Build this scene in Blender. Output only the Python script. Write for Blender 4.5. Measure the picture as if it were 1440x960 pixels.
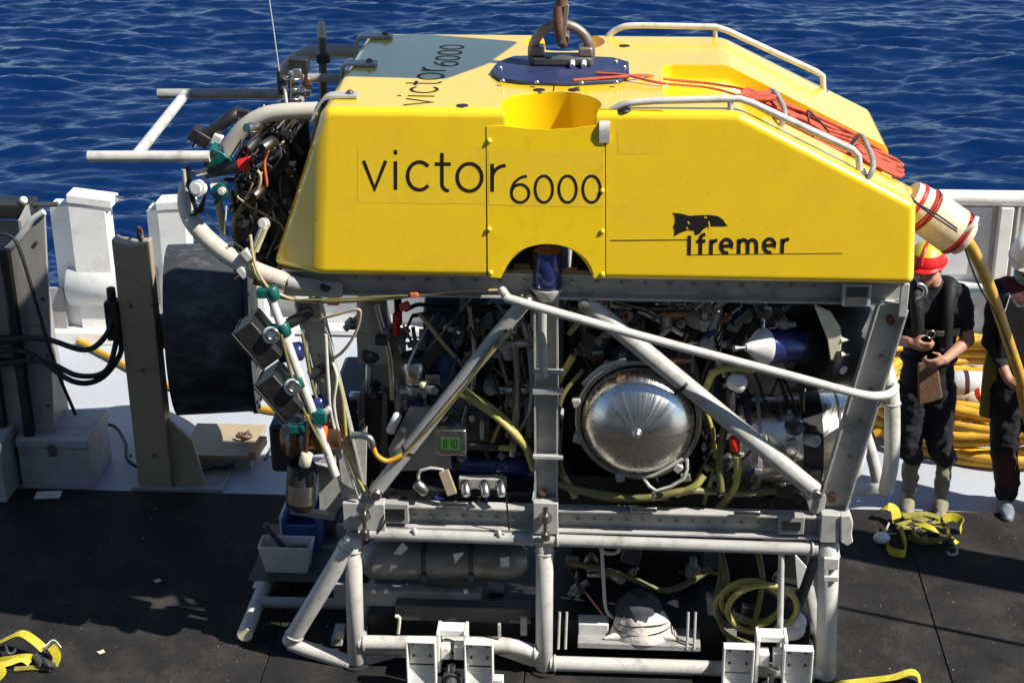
import bpy, bmesh, math, random
import numpy as np
from mathutils import Vector, Matrix, noise
RND = random.Random(11)
rd = math.radians
scene = bpy.context.scene
for o in list(bpy.data.objects):
    bpy.data.objects.remove(o)

# ------------------------------------------------------------------ camera
CAM = Vector((1.517, -7.712, 5.397)); YAW, PIT, ROL, FPX = rd(-3.9), rd(23.63), rd(.474), 2310.0
_f = Vector((math.sin(YAW)*math.cos(PIT), math.cos(YAW)*math.cos(PIT), -math.sin(PIT)))
_r = Vector((math.cos(YAW), -math.sin(YAW), 0)); _d = _f.cross(_r)
RGT = _r*math.cos(ROL) + _d*math.sin(ROL); DWN = _d*math.cos(ROL) - _r*math.sin(ROL)
cd = bpy.data.cameras.new('camera'); cam = bpy.data.objects.new('camera', cd)
scene.collection.objects.link(cam)
cam.matrix_world = Matrix(((RGT.x, -DWN.x, -_f.x, CAM.x), (RGT.y, -DWN.y, -_f.y, CAM.y), (RGT.z, -DWN.z, -_f.z, CAM.z), (0, 0, 0, 1)))
cd.sensor_width = 36; cd.lens = FPX/1440*36; cd.clip_start = .1; cd.clip_end = 9000
scene.camera = cam

# ------------------------------------------------------------------ sky, sun, exposure
SUN = Vector((.88, -.30, 1.0)).normalized()          # towards the sun
w = bpy.data.worlds.new('World'); scene.world = w; w.use_nodes = True
nt = w.node_tree; bg = nt.nodes['Background']
sk = nt.nodes.new('ShaderNodeTexSky'); sk.sky_type = 'NISHITA'; sk.sun_disc = False
sk.sun_elevation = math.asin(SUN.z); sk.sun_rotation = math.atan2(SUN.x, SUN.y)
sk.altitude = 5; sk.air_density = .9; sk.dust_density = .0; sk.ozone_density = 4.0
nt.links.new(sk.outputs[0], bg.inputs[0]); bg.inputs[1].default_value = .08
sl = bpy.data.lights.new('sun', 'SUN'); sl.energy = 5.0; sl.angle = rd(.53); sl.color = (1, .955, .87)
so = bpy.data.objects.new('sun', sl); scene.collection.objects.link(so)
so.rotation_euler = SUN.to_track_quat('Z', 'Y').to_euler(); so.location = (20, -10, 30)
scene.view_settings.view_transform = 'Standard'; scene.view_settings.look = 'None'
scene.view_settings.exposure = .72; scene.view_settings.gamma = 1
scene.view_settings.use_curve_mapping = False
scene.render.engine = 'CYCLES'
scene.cycles.max_bounces = 6

# ------------------------------------------------------------------ measuring helpers
def ray(u, v): return RGT*((u-720)/FPX) + DWN*((v-480)/FPX) + _f
def at(u, v, Y=0.0):
    d = ray(u, v); return CAM + d*((Y-CAM.y)/d.y)
def gz(u, v, Z=0.0):
    d = ray(u, v); return CAM + d*((Z-CAM.z)/d.z)
def onp(u, v, p0, n):
    d = ray(u, v); return CAM + d*((p0-CAM).dot(n)/d.dot(n))
def pp(l, Y=None): return [at(q[0], q[1], q[2] if len(q) > 2 else Y) for q in l]

# ------------------------------------------------------------------ materials
MATS = {}
def mat(name, col, rough=.5, metal=0., var=.12, scale=6., dirt=None, dirt_amt=.35, dirt_scale=3., bump=0., bscale=60., spec=.5, coat=0., trans=0., stretch=None, bevel=0., speck=None, speck_scale=30., speck_lo=.66):
    m = bpy.data.materials.new(name); m.use_nodes = True; n = m.node_tree; b = n.nodes['Principled BSDF']; L = n.links.new
    tc = n.nodes.new('ShaderNodeTexCoord'); mp = n.nodes.new('ShaderNodeMapping'); L(tc.outputs['Object'], mp.inputs[0])
    if stretch: mp.inputs['Scale'].default_value = stretch
    nz = n.nodes.new('ShaderNodeTexNoise'); nz.inputs['Scale'].default_value = scale; nz.inputs['Detail'].default_value = 6; nz.inputs['Roughness'].default_value = .65
    L(mp.outputs[0], nz.inputs['Vector'])
    r = n.nodes.new('ShaderNodeValToRGB'); c = Vector(col)
    r.color_ramp.elements[0].position = .3; r.color_ramp.elements[1].position = .7
    r.color_ramp.elements[0].color = (*[x*(1-var) for x in c], 1); r.color_ramp.elements[1].color = (*[min(1, x*(1+var)) for x in c], 1)
    L(nz.outputs['Fac'], r.inputs[0]); out = r.outputs[0]
    if dirt:
        n2 = n.nodes.new('ShaderNodeTexNoise'); n2.inputs['Scale'].default_value = dirt_scale; n2.inputs['Detail'].default_value = 9; n2.inputs['Roughness'].default_value = .72
        L(mp.outputs[0], n2.inputs['Vector'])
        r2 = n.nodes.new('ShaderNodeValToRGB'); r2.color_ramp.elements[0].position = .5; r2.color_ramp.elements[1].position = .68
        r2.color_ramp.elements[1].color = (dirt_amt,)*3 + (1,)
        L(n2.outputs['Fac'], r2.inputs[0])
        mx = n.nodes.new('ShaderNodeMix'); mx.data_type = 'RGBA'; L(r2.outputs[0], mx.inputs['Factor']); L(out, mx.inputs['A']); mx.inputs['B'].default_value = (*dirt, 1); out = mx.outputs['Result']
    if speck:
        n4 = n.nodes.new('ShaderNodeTexNoise'); n4.inputs['Scale'].default_value = speck_scale; n4.inputs['Detail'].default_value = 4; n4.inputs['Roughness'].default_value = .8; L(tc.outputs['Object'], n4.inputs['Vector'])
        r4 = n.nodes.new('ShaderNodeValToRGB'); r4.color_ramp.elements[0].position = speck_lo; r4.color_ramp.elements[1].position = speck_lo+.03; L(n4.outputs['Fac'], r4.inputs[0])
        m4 = n.nodes.new('ShaderNodeMix'); m4.data_type = 'RGBA'; L(r4.outputs[0], m4.inputs['Factor']); L(out, m4.inputs['A']); m4.inputs['B'].default_value = (*speck, 1); out = m4.outputs['Result']
    L(out, b.inputs['Base Color'])
    rr = n.nodes.new('ShaderNodeMapRange'); rr.inputs['To Min'].default_value = max(.03, rough-.1); rr.inputs['To Max'].default_value = min(1, rough+.12)
    L(nz.outputs['Fac'], rr.inputs['Value']); L(rr.outputs[0], b.inputs['Roughness'])
    b.inputs['Metallic'].default_value = metal; b.inputs['Specular IOR Level'].default_value = spec; b.inputs['Coat Weight'].default_value = coat; b.inputs['Coat Roughness'].default_value = .15
    if trans: b.inputs['Transmission Weight'].default_value = trans
    nrm = None
    if bevel:
        bv = n.nodes.new('ShaderNodeBevel'); bv.inputs['Radius'].default_value = bevel; bv.samples = 4; nrm = bv.outputs[0]
    if bump:
        n3 = n.nodes.new('ShaderNodeTexNoise'); n3.inputs['Scale'].default_value = bscale; n3.inputs['Detail'].default_value = 5; L(mp.outputs[0], n3.inputs['Vector'])
        bp = n.nodes.new('ShaderNodeBump'); bp.inputs['Strength'].default_value = bump; bp.inputs['Distance'].default_value = .01; L(n3.outputs['Fac'], bp.inputs['Height'])
        if nrm: L(nrm, bp.inputs['Normal'])
        nrm = bp.outputs[0]
    if nrm: L(nrm, b.inputs['Normal'])
    MATS[name] = m; return m
mat('yellow', (.88, .575, .004), .3, var=.03, scale=2.2, dirt=(.62, .38, .02), dirt_amt=.25, dirt_scale=5, coat=1., bevel=.012, bump=.05, bscale=9, speck=(.32, .20, .03), speck_scale=13, speck_lo=.675)
MATS['yellow'].node_tree.nodes['Principled BSDF'].inputs['Coat IOR'].default_value = 1.75
mat('yellow_film', (.87, .575, .008), .32, var=.035, scale=2.2, dirt=(.55, .35, .03), dirt_amt=.35, dirt_scale=6, coat=1., bump=.05, bscale=9)
MATS['yellow_film'].node_tree.nodes['Principled BSDF'].inputs['Coat IOR'].default_value = 1.75
mat('yellow_panel', (.87, .565, .004), .32, var=.03, scale=3, dirt=(.5, .31, .02), dirt_amt=.25, dirt_scale=7, coat=.8)
mat('ink', (.012, .006, .005), .5, var=.3, scale=40)
mat('frame', (.40, .392, .365), .42, var=.10, scale=5, dirt=(.20, .18, .15), dirt_amt=.75, dirt_scale=9, bump=.08, bscale=30, speck=(.10, .085, .07), speck_scale=26, speck_lo=.66)
mat('frame_dull', (.30, .295, .28), .5, var=.1, scale=6, dirt=(.13, .12, .10), dirt_amt=.6, dirt_scale=7, bump=.08, bscale=30)
mat('tube', (.50, .46, .38), .45, var=.07, scale=6, dirt=(.27, .23, .17), dirt_amt=.5, dirt_scale=9)
mat('tube_white', (.52, .50, .46), .42, var=.08, scale=6, dirt=(.27, .24, .20), dirt_amt=.7, dirt_scale=10, speck=(.14, .115, .09), speck_scale=28, speck_lo=.66)
mat('steel', (.55, .54, .52), .28, metal=1, var=.15, scale=20, dirt=(.3, .27, .22), dirt_amt=.5)
mat('dome', (.72, .68, .62), .22, metal=1, var=.18, scale=3.2, dirt=(.42, .36, .27), dirt_amt=.6, dirt_scale=4)
mat('cylinder', (.27, .26, .245), .42, metal=.5, var=.2, scale=7, dirt=(.08, .07, .06), dirt_amt=.6, dirt_scale=5)
mat('titanium', (.42, .40, .37), .3, metal=1, var=.15, scale=9, dirt=(.22, .2, .17), dirt_amt=.6)
mat('gunmetal', (.075, .075, .078), .45, metal=.3, var=.25, scale=8, dirt=(.12, .1, .08), dirt_amt=.5)
mat('black', (.012, .012, .013), .5, var=.3, scale=10, dirt=(.05, .045, .04), dirt_amt=.5)
mat('rubber', (.016, .016, .017), .65, var=.3, scale=20)
mat('navy', (.018, .032, .15), .25, metal=.35, var=.2, scale=8, coat=.3, dirt=(.05, .05, .08), dirt_amt=.4)
mat('navy_plate', (.018, .026, .085), .5, var=.25, scale=9, dirt=(.10, .10, .12), dirt_amt=.4, dirt_scale=6)
mat('blue', (.03, .09, .26), .5, var=.2, scale=12)
mat('blue_grey', (.10, .14, .20), .45, var=.2, scale=12)
mat('teal', (.004, .085, .075), .4, var=.15, scale=20)
mat('bronze', (.16, .075, .04), .35, metal=.7, var=.25, scale=14)
mat('orange', (.65, .13, .03), .5, var=.15, scale=20)
mat('red', (.55, .02, .015), .4, var=.12, scale=15)
mat('rope', (.50, .085, .045), .8, var=.3, scale=60, bump=.6, bscale=160)
mat('cable_yellow', (.60, .33, .02), .5, var=.2, scale=10, dirt=(.26, .15, .03), dirt_amt=.75, dirt_scale=6)
mat('hose_yellow', (.36, .32, .085), .4, var=.2, scale=16, dirt=(.25, .22, .06), dirt_amt=.4)
mat('hose_olive', (.15, .135, .05), .45, var=.25, scale=16)
mat('hose_tan', (.40, .30, .16), .45, var=.2, scale=16)
mat('wire_white', (.55, .53, .48), .45, var=.12, scale=16)
mat('beige', (.62, .53, .36), .6, var=.12, scale=14, dirt=(.35, .22, .12), dirt_amt=.55, dirt_scale=16)
mat('white', (.74, .73, .69), .45, var=.05, scale=4, dirt=(.48, .38, .28), dirt_amt=.5, dirt_scale=6, bump=.05, bscale=25, speck=(.30, .17, .09), speck_scale=17, speck_lo=.69)
mat('white_dull', (.60, .60, .58), .5, var=.06, scale=5, dirt=(.34, .28, .22), dirt_amt=.5, dirt_scale=6)
mat('plastic_white', (.66, .66, .64), .4, var=.05, scale=8, dirt=(.35, .30, .25), dirt_amt=.45)
mat('cream', (.66, .60, .42), .4, var=.1, scale=10)
mat('box_paint', (.36, .375, .38), .5, var=.08, scale=6, dirt=(.17, .16, .15), dirt_amt=.6, dirt_scale=7, speck=(.12, .07, .04), speck_scale=18, speck_lo=.66)
mat('grey_steel', (.30, .29, .275), .5, var=.15, scale=5, dirt=(.14, .10, .075), dirt_amt=.75, dirt_scale=5, stretch=(1, 1, .3), speck=(.10, .05, .03), speck_scale=20, speck_lo=.67)
mat('tan_steel', (.36, .29, .19), .5, var=.12, scale=5, dirt=(.20, .15, .10), dirt_amt=.6, dirt_scale=5, speck=(.09, .05, .03), speck_scale=20, speck_lo=.66)
mat('drum', (.030, .031, .034), .55, var=.3, scale=7, dirt=(.15, .15, .15), dirt_amt=.7, dirt_scale=7, bump=.2, bscale=14, stretch=(.5, 1, 1))
mat('rust', (.10, .045, .03), .75, var=.4, scale=18, dirt=(.25, .19, .15), dirt_amt=.7, dirt_scale=14)
mat('ring', (.30, .25, .20), .4, metal=.6, var=.2, scale=12, dirt=(.10, .07, .05), dirt_amt=.7, dirt_scale=10)
mat('deck', (.36, .385, .43), .5, var=.07, scale=1.6, dirt=(.42, .33, .24), dirt_amt=.4, dirt_scale=2.2, bump=.15, bscale=8)
mat('hull', (.05, .07, .12), .5, var=.1)
mat('bulwark', (.60, .60, .60), .5, var=.06, scale=3, dirt=(.40, .36, .32), dirt_amt=.5, dirt_scale=5)
mat('wood', (.42, .22, .10), .7, var=.3, scale=9, stretch=(1, 1, 6))
mat('paper', (.72, .70, .64), .7, var=.1, scale=22, dirt=(.12, .11, .1), dirt_amt=.6, dirt_scale=14)
mat('sandbag', (.72, .64, .55), .85, var=.08, scale=18, dirt=(.5, .42, .33), dirt_amt=.5, dirt_scale=9, bump=.7, bscale=26)
mat('cloth_dark', (.05, .055, .065), .85, var=.2, scale=18, bump=.5, bscale=26)
mat('strap', (.50, .41, .025), .65, var=.2, scale=30, dirt=(.30, .25, .03), dirt_amt=.5, dirt_scale=10)
mat('strap_dark', (.20, .18, .03), .7, var=.3, scale=25)
mat('skin', (.40, .20, .13), .55, var=.12, scale=25)
mat('tee_black', (.006, .007, .012), .85, var=.3, scale=20, bump=.5, bscale=22)
mat('vest_black', (.003, .003, .0035), .7, var=.3, scale=30, bump=.4, bscale=40)
mat('trousers', (.005, .006, .011), .85, var=.3, scale=16, bump=.5, bscale=20)
mat('maroon', (.045, .008, .010), .85, var=.25, scale=16, bump=.5, bscale=20)
mat('boot', (.20, .18, .13), .5, var=.12, scale=10)
mat('boot_blue', (.13, .155, .20), .5, var=.12, scale=10)
mat('gaiter', (.20, .38, .42), .8, var=.12, scale=20, bump=.4, bscale=30)
mat('helmet_white', (.72, .72, .70), .3, var=.03, scale=6)
mat('helmet_red', (.68, .02, .018), .3, var=.05, scale=6)
mat('helmet_yellow', (.55, .42, .02), .35, var=.08, scale=6)
mat('leather', (.16, .09, .045), .7, var=.25, scale=12, bump=.3)
mat('lens', (.01, .012, .015), .06, var=.1, coat=1)
mat('grit', (.34, .31, .27), .8, var=.3, scale=40)
m = MATS['dome']; n = m.node_tree; L_ = n.links.new; b = n.nodes['Principled BSDF']
tc = n.nodes.new('ShaderNodeTexCoord'); sp_ = n.nodes.new('ShaderNodeSeparateXYZ'); L_(tc.outputs['Object'], sp_.inputs[0]); at2 = n.nodes.new('ShaderNodeMath'); at2.operation = 'ARCTAN2'; L_(sp_.outputs[2], at2.inputs[0]); L_(sp_.outputs[0], at2.inputs[1])
nz = n.nodes.new('ShaderNodeTexNoise'); nz.noise_dimensions = '1D'; nz.inputs['Scale'].default_value = 7; nz.inputs['Detail'].default_value = 8; nz.inputs['Roughness'].default_value = .8; L_(at2.outputs[0], nz.inputs['W'])
mr = n.nodes.new('ShaderNodeMapRange'); mr.inputs['From Min'].default_value = .3; mr.inputs['From Max'].default_value = .7; mr.inputs['To Min'].default_value = .10; mr.inputs['To Max'].default_value = .42; L_(nz.outputs['Fac'], mr.inputs['Value']); L_(mr.outputs[0], b.inputs['Roughness'])
# black deck mat: worn rubber and plywood, with rusty stains
m = mat('mat', (.021, .0198, .0192), .7, var=.4, scale=2.5, dirt=(.056, .045, .037), dirt_amt=.75, dirt_scale=2.8, speck=(.085, .07, .06), speck_scale=22, speck_lo=.68, bump=.5, bscale=45, spec=.15)
# display: a lit screen
m = mat('screen', (.02, .06, .02), .3); b = m.node_tree.nodes['Principled BSDF']; b.inputs['Emission Color'].default_value = (.15, .8, .12, 1); b.inputs['Emission Strength'].default_value = .05
# sea
m = bpy.data.materials.new('sea'); m.use_nodes = True; n = m.node_tree; b = n.nodes['Principled BSDF']
b.inputs['Base Color'].default_value = (.0012, .0135, .060, 1); b.inputs['Roughness'].default_value = .10; b.inputs['IOR'].default_value = 1.333; b.inputs['Specular Tint'].default_value = (.72, .86, 1, 1)
tc = n.nodes.new('ShaderNodeTexCoord'); mp = n.nodes.new('ShaderNodeMapping'); mp.inputs['Scale'].default_value = (.8, 1.5, 1); n.links.new(tc.outputs['Object'], mp.inputs[0])
nz = n.nodes.new('ShaderNodeTexNoise'); nz.inputs['Scale'].default_value = 5.5; nz.inputs['Detail'].default_value = 3; nz.inputs['Roughness'].default_value = .5; n.links.new(mp.outputs[0], nz.inputs['Vector'])
bp = n.nodes.new('ShaderNodeBump'); bp.inputs['Strength'].default_value = .25; bp.inputs['Distance'].default_value = .05; n.links.new(nz.outputs['Fac'], bp.inputs['Height']); n.links.new(bp.outputs[0], b.inputs['Normal'])
MATS['sea'] = m

# ------------------------------------------------------------------ mesh helpers
def frame_of(d):
    d = d.normalized(); a = Vector((0, 0, 1)) if abs(d.z) < .9 else Vector((0, 1, 0))
    x = d.cross(a).normalized(); return x, d.cross(x)
def spline(P, k=6):
    P = [Vector(p) for p in P]
    if len(P) < 3 or k < 2: return P
    Q = [2*P[0]-P[1]] + P + [2*P[-1]-P[-2]]; out = []
    for i in range(1, len(Q)-2):
        for j in range(k):
            t = j/k; a, b, c, d = Q[i-1:i+3]
            out.append(.5*((2*b)+(c-a)*t+(2*a-5*b+4*c-d)*t*t+(3*b-a-3*c+d)*t**3))
    return out + [P[-1]]
class MB:
    def __init__(s): s.v = []; s.f = []; s.s = []
    def add(s, vs, fs, sm=False):
        o = len(s.v); s.v += [tuple(v) for v in vs]; s.f += [tuple(o+i for i in f) for f in fs]; s.s += [sm]*len(fs); return s
    def box(s, c, size, R=None):
        c = Vector(c); h = Vector(size)/2; vs = []
        for x in (-1, 1):
            for y in (-1, 1):
                for z in (-1, 1):
                    p = Vector((x*h.x, y*h.y, z*h.z)); vs.append(c + (R @ p if R else p))
        return s.add(vs, [(0, 1, 3, 2), (4, 6, 7, 5), (0, 4, 5, 1), (2, 3, 7, 6), (0, 2, 6, 4), (1, 5, 7, 3)])
    def span(s, a, b):
        a, b = Vector(a), Vector(b); return s.box((a+b)/2, [abs(x) for x in (b-a)])
    def beam(s, a, b, wd, dp, n=(0, -1, 0)):
        a, b = Vector(a), Vector(b); d = (b-a).normalized(); n = Vector(n); n = (n - d*n.dot(d)).normalized(); q = d.cross(n)
        R = Matrix((d, q, n)).transposed(); return s.box((a+b)/2, ((b-a).length, wd, dp), R)
    def prism(s, P, vec):
        P = [Vector(p) for p in P]; vec = Vector(vec); k = len(P)
        nn = sum(((P[i]-P[0]).cross(P[i+1]-P[0]) for i in range(1, k-1)), Vector())
        if nn.dot(vec) > 0: P = P[::-1]
        vs = P + [p+vec for p in P]
        return s.add(vs, [tuple(range(k)), tuple(range(2*k-1, k-1, -1))] + [(i, k+i, k+(i+1) % k, (i+1) % k) for i in range(k)])
    def tube(s, P, r, n=10, k=1, caps=True):
        P = spline(P, k); m = len(P); rs = r if isinstance(r, (list, tuple)) else None
        x, y = frame_of(P[1]-P[0]); vs = []; fs = []
        for i, p in enumerate(P):
            d = (P[min(i+1, m-1)]-P[max(i-1, 0)]).normalized()
            x = (x-d*x.dot(d)).normalized(); y = d.cross(x)
            rr = r if rs is None else rs[0]+(rs[1]-rs[0])*i/(m-1)
            for j in range(n):
                a = 2*math.pi*j/n; vs.append(p+x*math.cos(a)*rr+y*math.sin(a)*rr)
        for i in range(m-1):
            for j in range(n): fs.append((i*n+j, i*n+(j+1) % n, (i+1)*n+(j+1) % n, (i+1)*n+j))
        s.add(vs, fs, True)
        if caps:
            s.add(vs[:n], [tuple(range(n-1, -1, -1))]); s.add(vs[-n:], [tuple(range(n))])
        return s
    def lathe(s, a, b, prof, n=24, sm=True):
        """prof: (t along a->b as a fraction, radius)"""
        a, b = Vector(a), Vector(b); x, y = frame_of(b-a); vs = []; fs = []
        for t, r in prof:
            for j in range(n):
                q = 2*math.pi*j/n; vs.append(a+(b-a)*t+(x*math.cos(q)+y*math.sin(q))*max(r, 1e-4))
        for i in range(len(prof)-1):
            for j in range(n): fs.append((i*n+j, i*n+(j+1) % n, (i+1)*n+(j+1) % n, (i+1)*n+j))
        s.add(vs, fs, sm); s.add(vs[:n], [tuple(range(n-1, -1, -1))]); s.add(vs[-n:], [tuple(range(n))])
        return s
    def cyl(s, a, b, r, n=20, ch=.0):
        L = (Vector(b)-Vector(a)).length; e = ch/L if L else 0
        return s.lathe(a, b, [(0, r-ch), (e, r), (1-e, r), (1, r-ch)] if ch else [(0, r), (1, r)], n)
    def ring(s, c, nrm, R, r, n=40, k=10, a0=0, a1=2*math.pi, ex=1.):
        x, y = frame_of(Vector(nrm)); full = abs(a1-a0-2*math.pi) < 1e-6; N = n
        P = [Vector(c)+(x*math.cos(a0+(a1-a0)*i/N)*ex+y*math.sin(a0+(a1-a0)*i/N))*R for i in range(N+1)]
        return s.tube(P, r, k, 1, not full)
    def ball(s, c, r, n=14, m=8, R=None):
        c = Vector(c); r = Vector((r, r, r)) if isinstance(r, (int, float)) else Vector(r); vs = []; fs = []
        for i in range(m+1):
            t = math.pi*i/m
            for j in range(n):
                a = 2*math.pi*j/n; p = Vector((math.sin(t)*math.cos(a)*r.x, math.sin(t)*math.sin(a)*r.y, math.cos(t)*r.z)); vs.append(c+(R @ p if R else p))
        for i in range(m):
            for j in range(n): fs.append((i*n+j, (i+1)*n+j, (i+1)*n+(j+1) % n, i*n+(j+1) % n))
        return s.add(vs, fs, True)
    def capsule(s, a, b, ra, rb, n=14):
        a, b = Vector(a), Vector(b); L = max((b-a).length, 1e-4); P = []
        for i in range(5): t = math.pi/2*(i/4); P.append((-ra*math.cos(t)/L, ra*math.sin(t)))
        for i in range(5): t = math.pi/2*(i/4); P.append((1+rb*math.sin(t)/L, rb*math.cos(t)))
        return s.lathe(a, b, P, n)
    def ribbon(s, P, wd, nrm):
        """flat stroke along coplanar points"""
        m = len(P); vs = []; nrm = Vector(nrm)
        for i, p in enumerate(P):
            d1 = (P[i]-P[i-1]).normalized() if i else None; d2 = (P[i+1]-P[i]).normalized() if i < m-1 else None
            d = ((d1 or d2)+(d2 or d1)).normalized(); q = nrm.cross(d).normalized()
            c = 1/max(.5, abs((d1 or d2).dot(d))); vs += [p+q*wd/2*c, p-q*wd/2*c]
        return s.add(vs, [(2*i, 2*i+1, 2*i+3, 2*i+2) for i in range(m-1)])
    def strap(s, P, wd, th, side, k=5):
        """flat webbing along P, width direction 'side'"""
        P = spline(P, k); vs = []; m = len(P); side = Vector(side)
        for i, p in enumerate(P):
            d = (P[min(i+1, m-1)]-P[max(i-1, 0)]).normalized(); q = (side-d*side.dot(d)).normalized(); u = d.cross(q)
            vs += [p+q*wd/2+u*th/2, p-q*wd/2+u*th/2, p-q*wd/2-u*th/2, p+q*wd/2-u*th/2]
        fs = [(4*i+j, 4*i+(j+1) % 4, 4*i+4+(j+1) % 4, 4*i+4+j) for i in range(m-1) for j in range(4)]
        return s.add(vs, fs+[(3, 2, 1, 0), (4*m-4, 4*m-3, 4*m-2, 4*m-1)])
    def mesh(s, name):
        me = bpy.data.meshes.new(name); me.from_pydata(s.v, [], s.f); me.polygons.foreach_set('use_smooth', s.s); me.update(); return me
def wloc(o):
    v = Vector(o.location)
    return v + wloc(o.parent) if o.parent else v
def put(name, me, material, parent=None, bev=0., base=False):
    if len(me.vertices):
        co = np.empty(len(me.vertices)*3); me.vertices.foreach_get('co', co); co = co.reshape(-1, 3)
        lo, hi = co.min(0), co.max(0); c = Vector(((lo[0]+hi[0])/2, (lo[1]+hi[1])/2, lo[2] if base else (lo[2]+hi[2])/2))
    else: c = Vector()
    me.transform(Matrix.Translation(-c))
    if name != 'body': me.set_sharp_from_angle(angle=rd(62))
    o = bpy.data.objects.new(name, me); scene.collection.objects.link(o)
    if not me.materials and material: me.materials.append(MATS[material])
    o.location = c
    if parent: o.parent = parent; o.location = c - wloc(parent)
    if bev:
        m = o.modifiers.new('bevel', 'BEVEL'); m.width = bev; m.segments = 2; m.limit_method = 'ANGLE'; m.angle_limit = rd(35)
    return o
def obj(name, mb, material, parent=None, bev=0., label=None):
    o = put(name, mb.mesh(name), material, parent, bev, base=parent is None)
    if label: o['label'] = label
    return o
def tag(o, label, cat, group=None):
    o['label'] = label; o['category'] = cat
    if group: o['group'] = group
    return o
def thing(name, label, cat, loc, group=None):
    o = bpy.data.objects.new(name, None); scene.collection.objects.link(o); o.location = loc; o.empty_display_size = .1
    return tag(o, label, cat, group)
def struct(o): o['kind'] = 'structure'; return o
def T(name, P, r, material, parent, k=6, n=8, **kw): return obj(name, MB().tube(P, r, n, k), material, parent, **kw)
def channel(a, b, W, D, t=.009, n=(0, -1, 0)):
    a, b = Vector(a), Vector(b); d = (b-a).normalized(); n = Vector(n); n = (n-d*n.dot(d)).normalized(); q = d.cross(n)
    P = [(-W/2, 0), (W/2, 0), (W/2, D), (W/2-t, D), (W/2-t, t), (-W/2+t, t), (-W/2+t, D), (-W/2, D)]
    m = MB(); V = [a+q*x+n*y for x, y in P]; vec = b-a
    vs = V+[p+vec for p in V]; k = 8
    fs = [(i, (i+1) % k, k+(i+1) % k, k+i) for i in range(k)]
    for base in (0, k):
        fs += [(base+0, base+1, base+4, base+5), (base+1, base+2, base+3, base+4), (base+0, base+5, base+6, base+7)]
    m.add(vs, fs)
    me = bmesh.new()
    return m
def fixn(me):
    bm = bmesh.new(); bm.from_mesh(me); bmesh.ops.recalc_face_normals(bm, faces=bm.faces); bm.to_mesh(me); bm.free(); return me
def chan(name, a, b, W, D, material, parent, n=(0, -1, 0), t=.009):
    return put(name, fixn(channel(a, b, W, D, t, n).mesh(name)), material, parent)
def evaluated(o):
    dg = bpy.context.evaluated_depsgraph_get(); dg.update()
    me = bpy.data.meshes.new_from_object(o.evaluated_get(dg)); bpy.data.objects.remove(o); return me
# ================================================================== SETTING
DZ = -.02                                             # steel deck; the mat's top is z = 0
def axis(lo, hi, step, far):
    a = list(np.arange(lo, hi+step/2, step)); s = step; x = hi
    while x < far: s *= 1.35; x += s; a.append(x)
    s = step; x = lo; pre = []
    while x > -far: s *= 1.35; x -= s; pre.append(x)
    return np.array(pre[::-1]+a)
def build_sea():
    X = axis(-25, 27, .14, 4000); Y = axis(8, 58, .085, 4000); gx, gy = np.meshgrid(X, Y); z = np.zeros_like(gx)
    rs = np.random.RandomState(5)
    for i in range(150):
        if i < 120: lam = .27*(1.3/.27)**rs.rand(); A_ = .0128; sd = .42
        else: lam = 1.6*(6./1.6)**rs.rand(); A_ = .0075; sd = .5
        th = rs.normal(0, sd)+1.56; k = 2*math.pi/lam
        q = k*(math.cos(th)*gx+math.sin(th)*gy)+rs.rand()*6.28+.9*np.sin(.3*k*gx*(.3+rs.rand())+rs.rand()*6)
        z += A_*lam*(.4+rs.rand())*np.exp(1.3*(np.sin(q)-1))
    z *= .85+.15*np.sin(.33*gx+.21*gy+1)*np.sin(.17*gx-.41*gy+2)
    dx = np.maximum(np.maximum(-25-gx, gx-27), 0); dy = np.maximum(np.maximum(8-gy, gy-58), 0)
    z *= np.exp(-(dx+dy)/6.)
    ny, nx = gx.shape; co = np.stack([gx, gy, z-4.0], -1).reshape(-1, 3)
    idx = np.arange(nx*ny).reshape(ny, nx); q = np.stack([idx[:-1, :-1], idx[:-1, 1:], idx[1:, 1:], idx[1:, :-1]], -1).reshape(-1, 4)
    me = bpy.data.meshes.new('sea'); me.vertices.add(len(co)); me.vertices.foreach_set('co', co.ravel())
    me.loops.add(q.size); me.loops.foreach_set('vertex_index', q.ravel()); me.polygons.add(len(q)); me.polygons.foreach_set('loop_start', np.arange(0, q.size, 4)); me.polygons.foreach_set('use_smooth', np.ones(len(q), bool)); me.update()
    me.materials.append(MATS['sea']); o = bpy.data.objects.new('sea', me); scene.collection.objects.link(o); return struct(o)
build_sea()
struct(obj('hull', MB().span((-16, -16, -4.8), (16, 5.1, -.03)), 'hull'))
struct(obj('deck', MB().span((-16, -16, -.028), (16, 5.1, DZ)), 'deck'))
under = struct(obj('deck_mat', MB().span((-9.1, -9.1, -.017), (9.1, 1.94, -.014)), 'black'))
xs = [-9.1, -6.6, -4.1, -2.95, -.42, 1.05, 3.42, 5.9, 8.4]; ys = [-9, -5.3, -2.9, -.46, 1.95]
for i in range(len(xs)-1):
    for j in range(len(ys)-1):
        e = .004; obj('mat_panel', MB().span((xs[i]+e, ys[j]+e, -.0135), (xs[i+1]-e, ys[j+1]-e, RND.uniform(-.0016, 0))), 'mat', under, bev=.003)
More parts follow.
